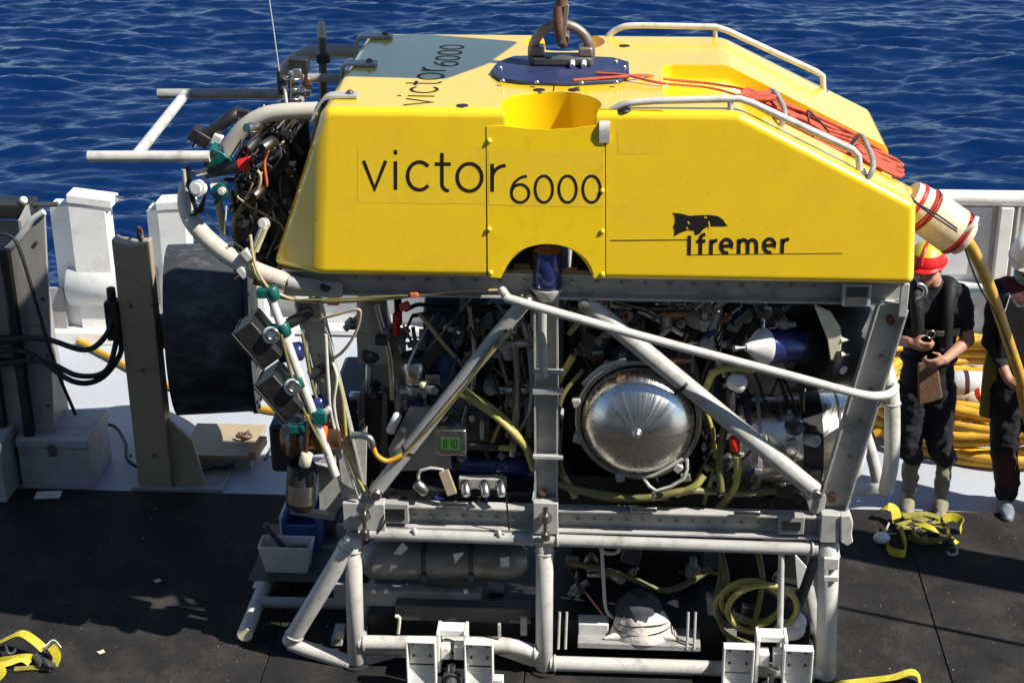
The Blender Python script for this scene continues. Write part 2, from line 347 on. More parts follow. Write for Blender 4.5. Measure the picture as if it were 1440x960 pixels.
# paint flakes, grit and chips on the mat
gm = MB()
for i in range(200):
    right = RND.random() < .6
    x, y = (RND.uniform(2.7, 4.6), RND.uniform(-.6, 1.85)) if right else (RND.uniform(-2.6, .2), RND.uniform(-.5, 1.8))
    s = RND.uniform(.0015, .0038)*(1.6 if RND.random() < .1 else 1); a = RND.random()*3.14
    gm.box((x, y, .0015+s*.3), (s*RND.uniform(.8, 2.4), s, s*.6), Matrix.Rotation(a, 3, 'Z'))
g = obj('deck_grit', gm, 'grit'); g['kind'] = 'stuff'; tag(g, 'pale paint flakes and grit scattered over the dark deck mat', 'grit')
for (u, v, s) in [(143, 917, .03), (222, 817, .03)]:
    p = gz(u, v); mb = MB(); mb.add([p+Vector((math.cos(a)*s*RND.uniform(.6, 1.1), math.sin(a)*s*RND.uniform(.5, .8), .004+.006*(i % 2))) for i, a in enumerate([.2, 1.3, 2.4, 3.5, 4.6, 5.6])]+[p+Vector((0, 0, .016))], [(i, (i+1) % 6, 6) for i in range(6)]+[(5, 4, 3, 2, 1, 0)])
    tag(obj('paint_chip', mb, 'beige'), 'curled pale paint chip on the sunlit brown mat near the yellow strap' if v > 900 else 'pale paint chip lying in the vehicle shadow on the mat', 'paint chip')

# ---- bulwark behind the vehicle and the people
BY = 4.78
bw = thing('bulwark', 'white painted steel bulwark with capping rail and recessed panels behind the crew', 'bulwark', (4, BY, DZ))
zc = at(1400, 272, BY).z
x0, x1 = at(352, 400, BY).x, 14.0
obj('capping_rail', MB().tube([(x0, BY+.02, zc-.045), (x1, BY+.02, zc-.045)], .062, 14), 'white', bw)
obj('plate', MB().span((x0+.01, BY+.05, DZ), (x1, BY+.07, zc-.07)), 'bulwark', bw)
xp = at(1412, 330, BY).x; k = -6
while xp+k*1.13 < x1:
    xx = xp+k*1.13
    if xx > x0:
        obj('stanchion', MB().span((xx-.055, BY-.05, DZ), (xx+.045, BY+.048, zc-.105)), 'white', bw, bev=.006)
        obj('stiffener', MB().span((xx+.085, BY-.03, DZ), (xx+.10, BY+.048, zc-.105)), 'white_dull', bw)
        zt_ = at(1400, 293, BY).z; zb_ = at(1400, 388, BY).z
        obj('panel', MB().span((xx+.14, BY+.02, zb_), (xx+1.03, BY+.047, zt_)), 'bulwark', bw, bev=.004)
    k += 1
zs = at(1380, 408, BY).z
obj('teal_stripe', MB().span((x0+.02, BY-.004, zs-.018), (x1, BY+.0465, zs+.018)), 'gaiter', bw)
obj('ledge', MB().span((x0+.02, BY-.06, at(1380, 400, BY).z-.012), (x1, BY+.0463, at(1380, 400, BY).z+.012)), 'white', bw)
obj('ledge', MB().span((x0+.02, BY-.12, DZ+.02), (x1, BY+.0463, DZ+.06)), 'white_dull', bw)
obj('drain_port', MB().span((4.1, BY+.01, .26), (4.42, BY+.0462, .30)), 'black', bw)

# ---- roller fairlead in the bulwark opening, left
fl = thing('roller_fairlead', 'white ship roller fairlead with two box posts and a thick horizontal roller', 'fairlead', (-2.4, 4.6, DZ))
FY = 4.55
def fpost(u0, u1, um, v0, capd):
    a = at(u0, v0, FY); b = at(um, v0, FY); c = at(u1, v0, FY); z = a.z
    obj('post_web', MB().prism([(a.x, FY+.02, DZ+.1), (b.x, FY-.02, DZ+.1), (b.x, FY-.02, z-.02), (a.x, FY+.02, z-.04)], (0, .12, 0)), 'white', fl, bev=.006)
    obj('post', MB().span((b.x+.004, FY-.06, DZ+.1), (c.x, FY+.12, z-.012)), 'white', fl, bev=.008)
    R = Matrix.Rotation(rd(capd), 3, 'Y'); obj('post_cap', MB().box(((b.x+c.x)/2+.03, FY+.03, z+.03), (c.x-b.x+.06, .2, .07), R), 'white', fl, bev=.008)
    obj('bolt', MB().cyl((c.x+.06, FY+.05, z+.03), (c.x+.13, FY+.05, z+.02), .018, 8), 'steel', fl)
    obj('shim', MB().span((a.x+.02, FY+.02, z-.04), (b.x, FY+.14, z-.02)), 'white', fl)
fpost(67, 150, 97, 284, 7); fpost(204, 262, 222, 290, -4)
ra = at(97, 402, FY); rb = at(222, 402, FY); rr_ = (at(97, 372, FY).z-at(97, 430, FY).z)/2
obj('roller', MB().lathe((ra.x, FY+.05, ra.z), (rb.x, FY+.05, ra.z), [(0, rr_*.9), (.02, rr_), (.98, rr_), (1, rr_*.9)], 32), 'white_dull', fl)
obj('base', MB().span((at(67, 455, FY).x, FY-.15, DZ), (at(300, 455, FY).x, FY+.4, .09)), 'white', fl, bev=.01)
obj('base_plate', MB().span((at(69, 430, FY).x, FY-.08, .09), (at(96, 430, FY).x, FY-.05, at(69, 400, FY).z)), 'grey_steel', fl)
obj('rub_bar', MB().span((-4.2, FY-.2, DZ), (at(66, 455, FY).x-.01, FY+.3, .06)), 'grey_steel', fl)
lp = thing('bulwark_end_post', 'narrow white post where the bulwark ends behind the vehicle', 'post', at(356, 440, 4.6)*1)
a = at(346, 302, 4.6); b = at(366, 302, 4.6); lp.location = (a.x, 4.6, DZ)
obj('post', MB().span((a.x, 4.55, DZ), (b.x, 4.7, a.z)), 'white', lp, bev=.008); obj('post_cap', MB().span((a.x-.02, 4.53, a.z+.001), (b.x+.03, 4.72, a.z+.035)), 'white', lp, bev=.006)
obj('foot', MB().span((a.x-.06, 4.45, DZ), (b.x+.2, 4.74, .12)), 'white_dull', lp, bev=.006)

# ---- grey steel cabinet at the far left
zt_ = at(60, 297, 2.0).z; cx1 = at(74, 590, 2.0).x
cb = thing('winch_housing', 'weathered grey steel winch housing with dark front bars and a curved top edge', 'winch housing', (-2.7, 2.3, DZ))
lip = [(-60, 392), (-30, 376), (0, 358), (18, 344), (34, 325), (46, 309), (62, 298)]
obj('front_plate', MB().prism([(-3.4, 2.06, DZ)]+[at(u, v, 2.06) for u, v in lip]+[at(68, 420, 2.06), at(75, 590, 2.06), (cx1, 2.06, DZ)], (0, .03, 0)), 'grey_steel', cb, bev=.003)
obj('top_lip', MB().tube(pp([(u, v, 2.055) for u, v in lip]), .022, 8, 4), 'white_dull', cb)
obj('side_plate', MB().prism([(cx1-.01, 2.091, DZ), (cx1-.05, 2.5, DZ), (cx1-.14, 2.5, zt_-.1), (cx1-.07, 2.091, zt_-.1)], (-.02, 0, 0)), 'grey_steel', cb)
obj('rear_plate', MB().span((-3.4, 2.5, DZ), (cx1-.1, 2.52, zt_-.25)), 'grey_steel', cb)
a = at(-60, 304, 2.45); b = at(44, 284, 2.45)
obj('top_cover', MB().span((a.x, 2.4, a.z), (b.x, 2.58, b.z)), 'black', cb, bev=.012); obj('cover_knob', MB().ball((b.x-.04, 2.42, b.z+.02), .028), 'white', cb); obj('cover_rod', MB().cyl((b.x, 2.5, b.z-.04), (b.x+.16, 2.5, b.z-.03), .018, 8), 'gunmetal', cb)
for u in (24, -14):
    p = at(u, 500, 1.99); obj('front_bar', MB().span((p.x-.03, 1.99, DZ), (p.x+.03, 2.055, at(24, 352, 2.0).z)), 'black', cb, bev=.004)
for v in (480, 512, 636):
    p = at(10, v, 2.0); obj('cross_bar', MB().span((-3.4, 2.0, p.z-.02), (at(30, v, 2.).x, 2.054, p.z+.02)), 'black', cb)
# ---- post with black drum
px0, px1 = at(181, 560, 2.0).x, at(229, 560, 2.0).x; pz = at(200, 338, 2.0).z
wn = thing('hose_reel', 'black drum reel mounted on a square tan steel post', 'reel', ((px0+px1)/2, 2.15, DZ))
obj('post', MB().prism([(px0, 2.0, DZ), (px1, 2.0, DZ), (px1, 2.0, pz-.02), (px0+.14, 2.0, pz-.035), (px0+.03, 2.0, pz-.02), (px0, 2.0, pz)], (0, .13, 0)), 'tan_steel', wn, bev=.008)
obj('lifting_eye', MB().ring((px1-.06, 2.07, pz+.02), (1, 0, .2), .04, .010, 20, 6), 'rust', wn)
obj('foot_plate', MB().span((px0-.05, 1.98, DZ), (px1+.35, 2.6, .005)), 'grey_steel', wn, bev=.004)
obj('gusset', MB().prism([(px1+.001, 2.04, .005), (px1+.22, 2.04, .005), (px1+.16, 2.04, .34), (px1+.001, 2.04, .5)], (0, .03, 0)), 'tan_steel', wn)
dc = at(290, 459, 2.35); DR = .575; dx1 = at(343, 460, 2.2).x
dax = Vector((math.cos(rd(10)), math.sin(rd(10)), 0)); d0 = Vector((px1+.03, 2.28, dc.z)); d1 = d0+dax*((dx1-px1-.03)/dax.x)
dr = obj('drum', MB().lathe(d0, d1, [(0, DR*.97), (.01, DR), (.97, DR), (1, DR*.985)], 56), 'drum', wn)
obj('drum_axle', MB().cyl((px1-.05, 2.131+.121, dc.z), d0+dax*.05, .12, 20), 'gunmetal', wn)
obj('flange', MB().lathe(d1+dax*.001, d1+dax*.03, [(0, DR*1.0), (0, DR*1.03), (1, DR*1.03), (1, DR*.9)], 56), 'black', wn)
obj('hub_cap', MB().lathe(d1+dax*.031, d1+dax*.05, [(0, DR*.5), (1, DR*.45)], 40), 'rubber', wn)
jb = at(160, 450, 1.95); obj('junction_box', MB().span((px0-.09, 1.97, jb.z-.16), (px0-.003, 2.08, jb.z+.11)), 'black', wn, bev=.008)
obj('cable_gland', MB().cyl((px0-.045, 2.02, jb.z+.11), (px0-.045, 2.02, jb.z+.2), .03, 12, .008), 'rubber', wn)
for i, P in enumerate([[(-10, 478, 1.93), (60, 476, 1.93), (120, 492, 1.9), (150, 470, 1.92), (158, 440, 2.02)], [(-10, 512, 1.93), (60, 508, 1.92), (110, 528, 1.88), (150, 520, 1.92), (166, 470, 2.02)], [(-10, 494, 1.94), (40, 496, 1.93), (100, 535, 1.86), (140, 533, 1.92), (168, 500, 2.0), (170, 470, 2.03)]]):
    tag(obj('hydraulic_hose', MB().tube(pp(P), .019, 8, 6), 'rubber'), ['upper black hydraulic hose entering the top of the reel post junction box', 'middle black hydraulic hose between winch housing and junction box', 'lowest sagging black hydraulic hose between winch housing and junction box'][i], 'hose', 'hoses between winch housing and reel')
tag(obj('power_cable', MB().tube(pp([(-10, 330, 2.0), (12, 331, 1.97), (28, 352, 1.95), (55, 440, 1.94), (80, 520, 2.0), (106, 582, 2.2)]), .012, 8, 6), 'rubber'), 'thin black cable running from winch housing down to the white lidded box', 'cable')
# ---- white boxes and paper
def wbox(u0, u1, v0, v1, Y, dy, label, hz):
    a = at(u0, v1, Y); b = at(u1, v1, Y); t = thing('storage_box', label, 'box', ((a.x+b.x)/2, Y+dy/2, DZ))
    obj('body', MB().span((a.x, Y, DZ), (b.x, Y+dy, hz)), 'box_paint', t, bev=.006)
    obj('lid', MB().span((a.x-.008, Y-.01, hz+.004), (b.x+.008, Y+dy+.01, hz+.07)), 'box_paint', t, bev=.01)
    obj('hasp', MB().span(((a.x+b.x)/2-.025, Y-.022, hz-.05), ((a.x+b.x)/2+.025, Y-.0105, hz+.04)), 'steel', t)
    return t
wbox(33, 131, 600, 690, 1.96, .46, 'white steel storage box with closed lid beside the tan reel post', .30)
wbox(-60, 9, 600, 700, 1.75, .35, 'white storage box with closed lid against the bars of the winch housing', .36)
p = gz(68, 696); R = Matrix.Rotation(.12, 3, 'Z')
tag(obj('paper_sheet', MB().box(p+Vector((0, 0, .004)), (.17, .1, .004), R), 'paper'), 'printed white paper card lying on the mat by the white box', 'paper')
# ---- tan hatch plate with shackle and wood block
a = gz(272, 640, .10); b = gz(371, 605, .10)
hp = thing('hatch_coaming', 'low tan steel hatch lid on deck beneath the black drum', 'hatch', ((a.x+b.x)/2, (a.y+b.y)/2, DZ))
obj('lid', MB().span((a.x-.1, a.y, .06), (b.x, b.y+.1, .10)), 'tan_steel', hp, bev=.008); obj('coaming', MB().span((a.x-.08, a.y+.02, DZ), (b.x-.02, b.y+.08, .0595)), 'grey_steel', hp)
p = gz(343, 616, .1); s = thing('shackle', 'rusty bow shackle lying on tan hatch lid', 'shackle', p)
obj('bow', MB().ring(p+Vector((0, 0, .022)), (.1, .25, 1), .05, .014, 20, 8, .6, 5.7), 'rust', s); obj('pin', MB().cyl(p+Vector((.02, -.06, .026)), p+Vector((.02, .06, .026)), .012, 8), 'rust', s)
p = gz(361, 640, .1); tag(obj('wood_block', MB().box(p+Vector((0, .05, .032)), (.055, .26, .06), Matrix.Rotation(-.1, 3, 'Z')), 'wood', bev=.004), 'orange wooden block on the edge of the tan hatch lid', 'wood block')
P = [gz(u, v, DZ+.03) for u, v in [(62, 448), (95, 470), (150, 500), (230, 540), (330, 566), (400, 580), (460, 586)]]
tag(obj('deck_hose', MB().tube(P, .026, 10, 6), 'cable_yellow'), 'yellow hose crossing the grey deck behind the black drum', 'hose')
P = [gz(u, v, DZ+.012) for u, v in [(372, 645), (385, 625), (398, 590), (420, 560)]]
tag(obj('deck_cable', MB().tube(P, .010, 8, 6), 'gunmetal'), 'thin grey cable lying on deck beside the tan hatch lid', 'cable')
P = [gz(u, v, .03) for u, v in [(120, 600), (158, 598), (176, 622), (183, 650), (240, 672), (290, 660), (330, 655)]]
tag(obj('deck_lashing', MB().tube(P, .012, 8, 6), 'rubber'), 'black lashing cord lying at the foot of the reel post', 'cord')

# ---- lifting gear: mostly above the picture
kx, ky = 1.18, .80
cr = thing('deck_crane', 'crane lifting head with wire and boom holding the yellow vehicle', 'crane', (-10, .8, DZ))
obj('pedestal', MB().lathe((-10, .8, DZ), (-10, .8, 11), [(0, .9), (.02, .9), (.02, .7), (1, .6)], 28), 'white', cr)
obj('boom', MB().beam((-10.4, .8, 11.3), (1.6, .8, 12.2), .6, .7), 'white', cr, bev=.03)
obj('wire', MB().cyl((kx, ky, 5.2), (kx, ky, 11.9), .03, 8), 'gunmetal', cr)
hd = obj('lifting_head', MB().prism([(1.13, .22, 4.45), (1.70, .18, 4.45), (1.89, .5, 4.45), (2.03, 1.02, 4.45), (1.55, 1.16, 4.45), (1.13, 1.1, 4.45)], (0, 0, .14)), 'rust', cr, bev=.03)
obj('sheave_block', MB().span((kx-.12, ky-.3, 4.595), (kx+.12, ky+.3, 5.25)), 'gunmetal', cr, bev=.02)
ST = 3.242
hb = at(790, 0, ky); h1 = at(789, 55, ky)
obj('hook_shank', MB().tube([(kx+.03, ky-.01, 4.449), hb+Vector((0, 0, .02)), at(790, 32, ky-.02)], .032, 10, 3), 'rust', cr)
obj('hook', MB().tube([at(786, 10, ky-.05), at(785, 34, ky-.07), at(788, 54, ky-.06), at(792, 62, ky-.01), at(795, 52, ky+.06), at(796, 34, ky+.08)], [.030, .020], 10, 5), 'rust', cr)
obj('latch', MB().beam(at(797, 6, ky-.07), at(791, 62, ky-.075), .026, .02), 'ring', cr, bev=.004)
# ---- post and pole to the right of the picture; their shadows cross the mat
dh = thing('deckhouse', 'unseen white deckhouse behind the camera, added to block sky light', 'deckhouse', (1, -11, DZ))  # unseen wall and balcony added behind the camera to cut the sky fill
obj('wall', MB().span((-12, -14, DZ), (14, -9.4, 12)), 'white_dull', dh)
obj('balcony', MB().span((-12, -9.398, 3.3), (14, -7.2, 3.45)), 'grey_steel', dh)
for i in range(9): obj('window', MB().span((-10.5+i*2.6, -9.39, 5.2), (-9.3+i*2.6, -9.36, 6.3)), 'lens', dh)
dv = thing('davit_post', 'thick white davit post standing on deck beyond the yellow coil', 'davit', (5.6, .62, 0))
obj('post', MB().lathe((5.6, .62, 0), (5.6, .62, 4.2), [(0, .34), (.012, .34), (.013, .21), (.97, .19), (1, .15)], 24), 'white', dv)
obj('arm', MB().tube([(5.6, .62, 4.0), (5.7, .3, 4.6), (6.2, -.6, 4.9), (7.0, -1.6, 4.9)], .14, 14, 6), 'white', dv)
sn = thing('deck_stanchion', 'slim grey stanchion on a round base beside the davit post', 'stanchion', (5.3, -.08, 0))
obj('pole', MB().tube([(5.3, -.08, .02), (5.3, -.08, 3.7)], .018, 8), 'frame', sn); obj('base', MB().cyl((5.3, -.08, 0), (5.3, -.08, .02), .12, 20, .004), 'frame', sn)

# small fastenings and marks on the deck gear
for u, v in [(184, 430), (215, 430), (184, 640), (217, 640), (200, 520)]:
    p = at(u, v, 2.0); obj('bolt', MB().cyl(p, p+Vector((0, -.012, 0)), .012, 6), 'rust', wn)
for i in range(16):
    a = i*math.pi/8; x, y = frame_of(dax); q = d1+dax*.03+(x*math.cos(a)+y*math.sin(a))*DR*.95; obj('flange_bolt', MB().cyl(q, q+dax*.015, .014, 6), 'steel', wn)
for u, v in [(52, 340), (60, 420), (66, 500), (68, 570)]:
    p = at(u, v, 2.06); obj('bolt', MB().cyl(p, p+Vector((0, -.012, 0)), .013, 6), 'rust', cb)
obj('data_plate', MB().prism(pp([(44, 455, 2.058), (58, 455, 2.058), (58, 470, 2.058), (44, 470, 2.058)]), (0, -.003, 0)), 'steel', cb)
# ================================================================== THE VEHICLE
rov = thing('underwater_vehicle', 'large yellow remotely operated underwater vehicle on an open grey steel frame', 'submersible', (1.4, .75, 0))
# ---- yellow float: a hull with sloped nose, thruster shafts and a rope channel
YB, YT, ZB, ZT = -.095, -.02, 2.395, 3.242        # front face leans back a little
RYB, RYT = 1.66, 1.585
XS, XE, ZE = 2.09, 2.965, 2.805
FN = Vector((0, -(ZT-ZB), (YT-YB))).normalized() # outward normal of the front face
FP = Vector((0, YB, ZB))
def ff(u, v, off=0.): return onp(u, v, FP, FN) + FN*off
def yface(z, f=True): t = (z-ZB)/(ZT-ZB); return YB+(YT-YB)*t if f else RYB+(RYT-RYB)*t
xl0, xl1 = .075, .02
vs = [(xl0, YT, ZT), (XS, YT, ZT), (XE, yface(ZE), ZE), (XE+.02, YB, ZB), (xl1, YB, ZB), (-.238, YB+.14, ZB-.005),
      (xl0, RYT, ZT), (XS, RYT, ZT), (XE, yface(ZE, 0), ZE), (XE+.02, RYB, ZB), (xl1, RYB, ZB), (-.238, RYB-.14, ZB-.005)]
fs = [(0, 4, 3, 2, 1), (0, 5, 4), (0, 6, 11, 5), (6, 10, 11), (6, 7, 8, 9, 10), (0, 1, 7, 6), (1, 2, 8, 7), (2, 3, 9, 8), (3, 4, 5, 11, 10, 9)]
def build_float():
    m = MB(); m.add(vs, fs); o = put('float_tmp', fixn(m.mesh('float')), 'yellow')
    b = o.modifiers.new('b', 'BEVEL'); b.width = .042; b.segments = 4; b.limit_method = 'ANGLE'; b.angle_limit = rd(10)
    cut = MB()
    cut.cyl((1.185, .085, 2.55), (1.185, .085, 3.6), .245, 48)
    cut.cyl((1.205, 1.40, 2.9), (1.205, 1.40, 3.6), .225, 40)
    c = put('c1', fixn(cut.mesh('c1')), 'yellow'); bo = o.modifiers.new('c', 'BOOLEAN'); bo.object = c; bo.operation = 'DIFFERENCE'; bo.solver = 'EXACT'
    d = .12; sx = (ZE-ZT)/(XE-XS); e = .5     # rope channel with sloped floor
    cu2 = MB().prism([(1.74, .22, ZT-d), (XS-.02, .22, ZT-d), (XE+.3, .22, ZT-d+sx*(XE+.3-XS)), (XE+.3, .22, ZT+.4), (1.74, .22, ZT+.4)], (0, .675, 0))
    c2 = put('c2', fixn(cu2.mesh('c2')), 'yellow'); b2 = c2.modifiers.new('b', 'BEVEL'); b2.width = .06; b2.segments = 4; b2.limit_method = 'ANGLE'
    bo = o.modifiers.new('c2', 'BOOLEAN'); bo.object = c2; bo.operation = 'DIFFERENCE'; bo.solver = 'EXACT'
    cu3 = MB().cyl((1.178, -.4, ZB-.045), (1.178, .5, ZB-.045), .232, 48)
    c3 = put('c3', fixn(cu3.mesh('c3')), 'yellow'); bo = o.modifiers.new('c3', 'BOOLEAN'); bo.object = c3; bo.operation = 'DIFFERENCE'; bo.solver = 'EXACT'
    L0 = Vector(o.location); me = evaluated(o); me.transform(Matrix.Translation(L0)); [bpy.data.objects.remove(x) for x in (c, c2, c3)]
    me.materials.clear(); me.materials.append(MATS['yellow'])
    for p in me.polygons: p.use_smooth = True
    me.set_sharp_from_angle(angle=rd(32))
    o = put('float', me, 'yellow', rov); wn_ = o.modifiers.new('normals', 'WEIGHTED_NORMAL'); wn_.weight = 100; wn_.keep_sharp = True
    return o
flt = build_float()
# central panel, seams and small fittings of the front face
def arc2(cx, cy, rx, ry, a0, a1, n=20): return [(cx+rx*math.cos(rd(a0+(a1-a0)*i/n)), cy-ry*math.sin(rd(a0+(a1-a0)*i/n))) for i in range(n+1)]
pts = [(684, 178), (700, 176), (735, 180), (770, 182), (808, 180), (835, 176), (850, 178), (851, 389), (836, 391)]
pts += arc2(770, 392, 65, 49, 2, 178, 22) + [(704, 391), (686, 389)]
obj('shaft_panel', MB().prism([ff(u, v, .0005) for u, v in pts], FN*.003), 'yellow_panel', flt, bev=.002)
for a_, b_ in (((684.5, 178), (685.5, 389)), ((850.8, 178), (851.5, 389))): obj('seam', MB().ribbon([ff(*a_, .0012), ff(*b_, .0012)], .007, FN), 'ink', flt)
obj('shaft_lining', MB().tube([(1.178+.233*math.cos(rd(a)), YB+.05, ZB-.045+.233*math.sin(rd(a))) for a in range(14, 167, 8)], .012, 6), 'black', flt)
for u, v in [(688, 198), (688, 322), (847, 268), (847, 325), (690, 383), (847, 385)]:
    p = ff(u, v, .0035); obj('bolt', MB().lathe(p, p+FN*.012, [(0, .013), (.5, .012), (1, .004)], 12), 'yellow_panel', flt)
obj('seam', MB().ribbon([ff(858, 338, .0015), ff(968, 337, .0015)], .004, FN), 'ink', flt); obj('seam', MB().ribbon([ff(968, 358, .0015), ff(1185, 356, .0015)], .003, FN), 'ink', flt)
obj('seam', MB().ribbon([Vector((1.735, -.01+.012, ZT+.0015)), Vector((1.425, .012, ZT+.0015))], .006, (0, 0, 1)), 'ink', flt)
def film(q): obj('decal_film', MB().add([ff(u, v, .0008) for u, v in q], [(3, 2, 1, 0)]), 'yellow_film', flt)
film([(503, 204), (683, 206), (683, 287), (503, 285)]); film([(868, 183), (924, 182), (925, 216), (869, 217)])
obj('decal_film', MB().add([ff(u, v, .0045) for u, v in [(687, 212), (848, 210), (848, 291), (687, 288)]], [(3, 2, 1, 0)]), 'yellow_film', flt)
# lettering as strokes measured on the front face
def Z2(l): return [(480+x/3, y/3) for x, y in l]
def a3(cx, cy, rx, ry, a0, a1, n=18): return Z2(arc2(cx, cy, rx, ry, a0, a1, n))
GL = [Z2([(94, 678), (141, 797), (188, 678)]), Z2([(229, 680), (229, 800)]), Z2([(229, 633), (229, 651)]), a3(330, 742, 50, 59, 42, 318), Z2([(425, 645), (425, 772)])+a3(452, 774, 27, 30, 180, 275, 8),
      Z2([(395, 692), (462, 692)]), a3(541, 748, 52, 58, 90, 450, 30), Z2([(637, 690), (637, 808)]), a3(692, 752, 55, 54, 175, 88, 9)]
GS = [a3(755, 815, 37, 38, 90, 450, 24), [(480+718/3, 812/3)]+a3(786, 812, 68, 70, 176, 92, 10)] + [a3(x, 797, 37, 56, 90, 450, 28) for x in (855, 955, 1056)]
vm = MB(); top = MB()
def glyphs(mb, tp, G, wpx, off):
    for g in G:
        P = [ff(u, v, off(u)) for u, v in g]; mb.ribbon(P, wpx/268, FN)
        if tp is not None:
            Q = [Vector((.60-(p.z-2.845)*.95, .055+(p.x-.28)*1.07, ZT+.0018)) for p in P]; tp.ribbon(Q, wpx/268, (0, 0, 1))
glyphs(vm, top, GL, 4.7, lambda u: .0056 if u > 683 else .002); glyphs(vm, top, GS, 3.7, lambda u: .0056)
obj('lettering', vm, 'ink', flt, label='dark lettering victor 6000 on the yellow side'); obj('lettering', top, 'ink', flt, label='dark lettering victor 6000 on the float top')
fm = MB()
def I2(l): return [(840+x/4.8, 280+y/4.8) for x, y in l]
def i3(cx, cy, rx, ry, a0, a1, n=14): return I2(arc2(cx, cy, rx, ry, a0, a1, n))
IF = [I2([(622, 245), (620, 378)]), I2([(696, 374), (698, 268)])+i3(728, 262, 30, 24, 180, 85, 6), I2([(670, 284), (730, 282)]), I2([(768, 374), (770, 272)]), i3(806, 310, 36, 32, 175, 82, 7),
      I2([(838, 318), (908, 312)])+i3(872, 316, 37, 46, 0, 290, 18), I2([(955, 368), (957, 268)]), i3(988, 302, 28, 28, 178, 0, 8)+I2([(1016, 368)]), i3(1046, 302, 28, 28, 178, 0, 8)+I2([(1075, 366)]),
      I2([(1128, 314), (1198, 308)])+i3(1162, 313, 37, 46, 0, 290, 18), I2([(1248, 364), (1251, 266)]), i3(1290, 304, 38, 34, 175, 82, 7)]
for g in IF: fm.ribbon([ff(u, v, .002) for u, v in g], 4.6/268, FN)
obj('lettering', fm, 'ink', flt, label='dark lettering Ifremer on the yellow side')
dol = I2([(505, 92), (560, 96), (620, 112), (690, 108), (760, 106), (815, 114), (850, 138), (866, 166), (884, 178), (860, 182), (800, 181), (745, 184), (712, 206), (690, 234), (660, 240), (655, 212), (615, 206), (560, 226), (518, 250), (524, 214), (514, 186), (528, 150), (524, 112)])
dm = MB(); dm.add([ff(u, v, .002) for u, v in dol], [tuple(range(len(dol)))[::-1]]); obj('emblem', dm, 'ink', flt, label='worn black leaping fish emblem')
for a, b in [((610, 150), (622, 168)), ((722, 118), (740, 128)), ((752, 150), (760, 196)), ((600, 190), (612, 200))]:
    q = I2([a, b]); obj('scratch', MB().ribbon([ff(*q[0], .003), ff(*q[1], .003)], .006, FN), 'yellow_film', flt)
for u, v in [(758, 127), (807, 127), (878, 65), (878, 154), (650, 149)]:
    p = gz(u, v, ZT); obj('plug', MB().lathe(p+Vector((0, 0, -.004)), p+Vector((0, 0, .003)), [(0, .034), (1, .030)], 16), 'ink', flt)  # flat dark discs standing in for the darkness of recess holes
obj('seam', MB().ribbon([Vector((1.187, .33, ZT+.0015)), Vector((1.187, .47, ZT+.0015))], .006, (0, 0, 1)), 'ink', flt)
obj('shaft_seam', MB().span((1.184, .3305, 2.6), (1.190, .335, ZT-.002)), 'ink', flt)
for (ya, sgn) in [(.085, 1), (1.40, -1)]: # thruster hubs down the shafts
    obj('thruster_hub', MB().cyl((1.19, ya, 2.6), (1.19, ya, 2.78), .07, 20, .02), 'black', rov)
# navy lifting plate, ring and its base
c = [(700, 92), (722, 84), (790, 83), (862, 86), (884, 92), (885, 111), (872, 118), (800, 122), (735, 120), (704, 116), (690, 106)]
pl = obj('lifting_plate', MB().prism([gz(u, v, ZT) for u, v in c], (0, 0, .022)), 'navy_plate', rov, bev=.006)
for u, v in [(707, 115), (755, 117), (818, 118), (867, 117), (878, 96), (866, 88), (704, 97)]:
    p = gz(u, v, ZT+.022); obj('bolt', MB().lathe(p, p+Vector((0, 0, .014)), [(0, .013), (.5, .013), (1, .006)], 10), 'steel', pl)
rc = at(789.5, 74, .80); RR = .151
obj('lifting_ring', MB().ring(rc, (0, 1, .06), RR, .027, 48, 12), 'ring', rov)
obj('ring_base', MB().span((rc.x-.15, .74, ZT+.0225), (rc.x+.16, .87, ZT+.07)), 'gunmetal', rov, bev=.012)
for x in (-.135, .12): obj('ring_lug', MB().span((rc.x+x-.03, .755, ZT+.0705), (rc.x+x+.045, .855, ZT+.12)), 'ring', rov, bev=.01)
for x in (.06, .12): obj('ring_pin', MB().cyl((rc.x+x, .70, ZT+.035), (rc.x+x, .738, ZT+.05), .014, 8), 'plastic_white', rov)
# handrails
def rail(P, posts, brk, name='handrail'):
    r = obj(name, MB().tube(P, .0175, 10, 1), 'tube_white', rov)
    for a, b in posts: obj('rail_post', MB().tube([a, b], .014, 8), 'tube_white', r)
    obj('rail_foot', MB().box(brk[0], (.055, .09, .012)), 'steel', r, bev=.003)
    return r
def rp(Y, u): return [at(q[0], q[1], Y) for q in u]
r1 = rail(spline(rp(.03, [(849, 168), (858, 157), (880, 146), (920, 142)]), 4)[:-1]+rp(.03, [(920, 142), (1040, 139), (1058, 145), (1200, 211), (1207, 219), (1209, 240)]), [(at(1027, 141, .03), at(1027, 166, .03))], [at(1210, 242, .03)])
obj('rail_clamp', MB().strap([at(851, 163, .03), ff(850, 176, .014), ff(850, 200, .006)], .05, .012, (1, 0, 0), 3), 'tube_white', r1)
r2 = rail(spline(rp(1.53, [(853, 54), (862, 45), (880, 37), (910, 36)]), 4)[:-1]+rp(1.53, [(910, 36), (1006, 38), (1022, 43), (1148, 101), (1157, 107), (1158, 127)]), [(at(1006, 40, 1.53), at(1006, 58, 1.53))], [at(1158, 129, 1.53)])
